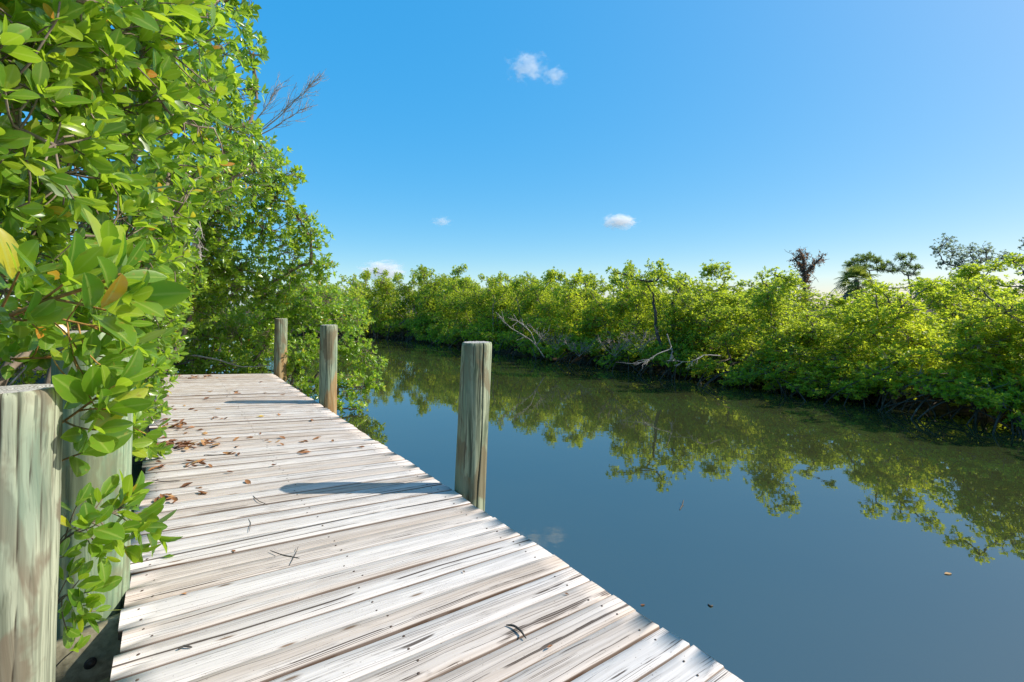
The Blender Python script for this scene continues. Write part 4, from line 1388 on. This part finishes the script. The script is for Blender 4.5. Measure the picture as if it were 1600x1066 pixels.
def cloud(label, px, py, d, wpx, hpx, dens, seed, cut, scale=2.2):
    bpy_me = bpy.data.meshes.new("cloud")
    import bmesh
    bm = bmesh.new()
    bmesh.ops.create_icosphere(bm, subdivisions=3, radius=1.0)
    rg = random.Random(seed)
    ph = [rg.uniform(0, 6) for _ in range(3)]
    for v in bm.verts:
        v.co *= 1 + 0.06 * math.sin(4 * v.co.x + ph[0]) + 0.05 * math.sin(5 * v.co.z + ph[1])
    bm.to_mesh(bpy_me)
    bm.free()
    o = link_mesh("cloud", bpy_me, None, cloud_material("cloud_vapour", dens, seed, scale, cut))
    o.location = tuple(P(px, py, d))
    o.scale = (wpx / F * d / 2, wpx / F * d / 2 * 0.7, hpx / F * d / 2)
    return tag(o, label, "cloud", "small clouds over the canal")


CLD = 1500
cloud("ragged wispy cloud high in the sky, the highest of the clouds", 824, 104, CLD, 104, 76, 0.020, 3, 0.56, 3.2)
cloud("small detached wisp just below the highest cloud", 866, 119, CLD, 58, 44, 0.020, 8, 0.53, 2.6)
cloud("small bright puff of cloud alone in the middle of the sky", 969, 346, CLD, 70, 32, 0.05, 5, 0.47, 2.6)
cloud("tiny faint cloud left of the bright puff", 690, 346, CLD, 46, 22, 0.022, 12, 0.50, 2.6)
cloud("low flat white cloud resting on the far treetops", 598, 422, CLD, 92, 42, 0.04, 15, 0.46, 2.4)

# ------------------------------------------------------------------ litter on the dock
def single_leaf(name, seed, curl, mat):
    rg = np.random.default_rng(seed)
    v, f, vein = leaf_template('hi')
    v = v.copy()
    x = v[:, 0] - 0.5
    vv = np.stack([x, v[:, 1] * 0.24, np.abs(v[:, 1]) ** 2 * 0.16 * curl + 0.35 * curl * x ** 2 + 0.03 * np.sin(9 * x + seed) * v[:, 1]], -1)
    vv[:, 1] *= 1 - 0.22 * curl
    vv[:, 2] -= vv[:, 2].min() - 0.015
    me = quads_mesh(name, vv, f, True, {"leaf_tone": np.full(len(v), rg.random()), "vein": vein})
    me.materials.append(mat)
    return me


dry = [single_leaf("dry_leaf", s, c, M_DRY) for s, c in ((1, 0.3), (2, 0.9), (3, 1.4), (4, -0.6), (5, 0.6), (6, 1.1), (7, 0.8))]
rl = random.Random(21)


def lay(px, py, spx, spy, cnt, size=(0.05, 0.095), zup=0.0):
    for _ in range(cnt):
        x, y = px + rl.gauss(0, spx), py + rl.gauss(0, spy)
        if y < 588: y = 588 + rl.random() * 4
        p = DK(x, y)
        n_ = p[0] * N[0] + p[1] * N[1]
        if n_ < NL + 0.05: p[:2] += N * (NL + 0.05 + rl.random() * 0.1 - n_)
        if n_ > NR - 0.03: continue
        o = bpy.data.objects.new("dry_leaf", rl.choice(dry))
        C.objects.link(o)
        s = rl.uniform(*size)
        o.location = (p[0], p[1], DECK + 0.004 + rl.random() * zup)
        o.scale = (s, s, s)
        o.rotation_euler = (rl.gauss(0, 0.22), rl.gauss(0, 0.22), rl.uniform(0, 6.28))
        tag(o, "dry brown curled leaf lying on the weathered dock boards", "leaf", "dry leaves scattered on the dock")


for (x, y, sx, sy, c, zu) in [(300, 589, 24, 2.0, 34, 0.02), (258, 618, 6, 2, 6, 0.01), (270, 637, 16, 4, 9, 0.01), (276, 668, 14, 4, 14, 0.012), (278, 699, 18, 3.5, 48, 0.03), (327, 693, 9, 4, 15, 0.02), (340, 656, 8, 2, 4, 0.01),
                              (310, 728, 12, 3, 6, 0.01), (358, 712, 14, 2, 5, 0.01), (250, 733, 14, 3, 6, 0.01), (268, 782, 9, 2.5, 9, 0.015), (315, 772, 3, 1, 2, 0), (430, 692, 30, 5, 5, 0), (470, 708, 12, 3, 3, 0), (365, 615, 20, 3, 5, 0), (470, 690, 4, 2, 2, 0),
                              (400, 620, 60, 10, 8, 0), (350, 680, 70, 20, 16, 0), (255, 650, 8, 30, 12, 0.01), (300, 740, 40, 15, 8, 0)]:
    lay(x, y, sx, sy, c, zup=zu)
for (x, y, s) in [(290, 930, 0.035), (365, 862, 0.028), (520, 690, 0.06), (565, 700, 0.07), (725, 895, 0.02), (600, 640, 0.05), (885, 930, 0.022), (860, 1013, 0.03)]:
    lay(x, y, 0, 0, 1, (s, s * 1.1))
for (x, y, lab, mat, s) in [(407, 652, "single yellow leaf lying on the dock before the post shadow", M_YELLOW, 0.085), (263, 872, "small olive leaf on the boards beside the low leafy sprig", M_LEAF, 0.055)]:
    me = single_leaf("fallen_leaf", 40 + x, 0.7, mat)
    o = link_mesh("fallen_leaf", me)
    p = DK(x, y)
    o.location = (p[0], p[1], DECK + 0.006)
    o.scale = (s, s, s)
    o.rotation_euler = (0.1, 0.1, 0.4)
    tag(o, lab, "leaf")


def strand(name, pts, r, label, cat, mat, group=None, taper=0.5):
    pts = np.array(pts, float)
    base = pts[0].copy()
    s = np.linspace(0, len(pts) - 1, 14)
    pp = np.stack([np.interp(s, np.arange(len(pts)), pts[:, q]) for q in range(3)], -1)
    for _ in range(2): pp[1:-1] = (pp[:-2] + 2 * pp[1:-1] + pp[2:]) / 4
    g = Geo()
    k = np.linspace(-1, 1, 14)
    g.tubes(pp - base, r * (1 - taper * k ** 4), 6)
    o = link_mesh(name, g.mesh(name, True), None, mat)
    o.location = tuple(base)
    return tag(o, label, cat, group)


def dk(px, py, up):
    p = DK(px, py)
    p[2] += up
    return p


strand("seed_pod", [dk(791, 979, 0.006), dk(803, 982, 0.012), dk(813, 989, 0.012), dk(822, 1000, 0.006)], 0.0045, "dark curved seed pod lying on the front boards", "pod", M_POD, taper=0.6)
for (pts, r, lab) in [([(422, 862), (440, 870), (468, 874)], 0.0024, "longest dark twig crossing another near the middle of the boards"),
                      ([(466, 856), (462, 868), (452, 886)], 0.0016, "hair-thin twig crossing the longest dark twig"),
                      ([(388, 812), (392, 820), (389, 833)], 0.0016, "thin bent twig in the middle of the boards"),
                      ([(319, 712), (335, 713), (352, 711)], 0.004, "dark straight twig beside the dry leaf pile"),
                      ([(238, 752), (258, 755), (282, 752)], 0.0035, "brown twig at the dock's left edge above the leafy sprig"),
                      ([(278, 1017), (288, 1013), (300, 1014)], 0.004, "stubby dark twig on the nearest boards at the left"),
                      ([(395, 776), (405, 786), (418, 790)], 0.0022, "forked-looking thin twig beside the long post shadow")]:
    strand("twig", [dk(x, y, 0.006 + 0.004 * (i == 1)) for i, (x, y) in enumerate(pts)], r, lab, "twig", M_POD)


def wt(px, py, up=0.004):
    p = DK(px, py, 0.0)
    p[2] = up
    return p


strand("floating_twig", [wt(1062, 797), wt(1066, 790), wt(1068, 786, 0.03)], 0.006, "dark twig floating in the middle of the canal", "twig", M_POD)
strand("floating_twig", [wt(1106, 945), wt(1110, 948), wt(1114, 947)], 0.005, "tiny dark twig floating off the dock's edge", "twig", M_POD)
for (x, y, s, lab, rz) in [(1481, 897, 0.06, "pale pink-brown leaf floating on open water at the right", 0.1), (1004, 946, 0.035, "small tan leaf floating close to the dock's edge", 0.3)]:
    o = link_mesh("floating_leaf", single_leaf("floating_leaf", 60 + int(x), 0.2, M_DRY))
    p = wt(x, y, 0.003)
    o.location = tuple(p)
    o.scale = (s, s, s)
    o.rotation_euler = (0, 0, rz)
    tag(o, lab, "leaf")
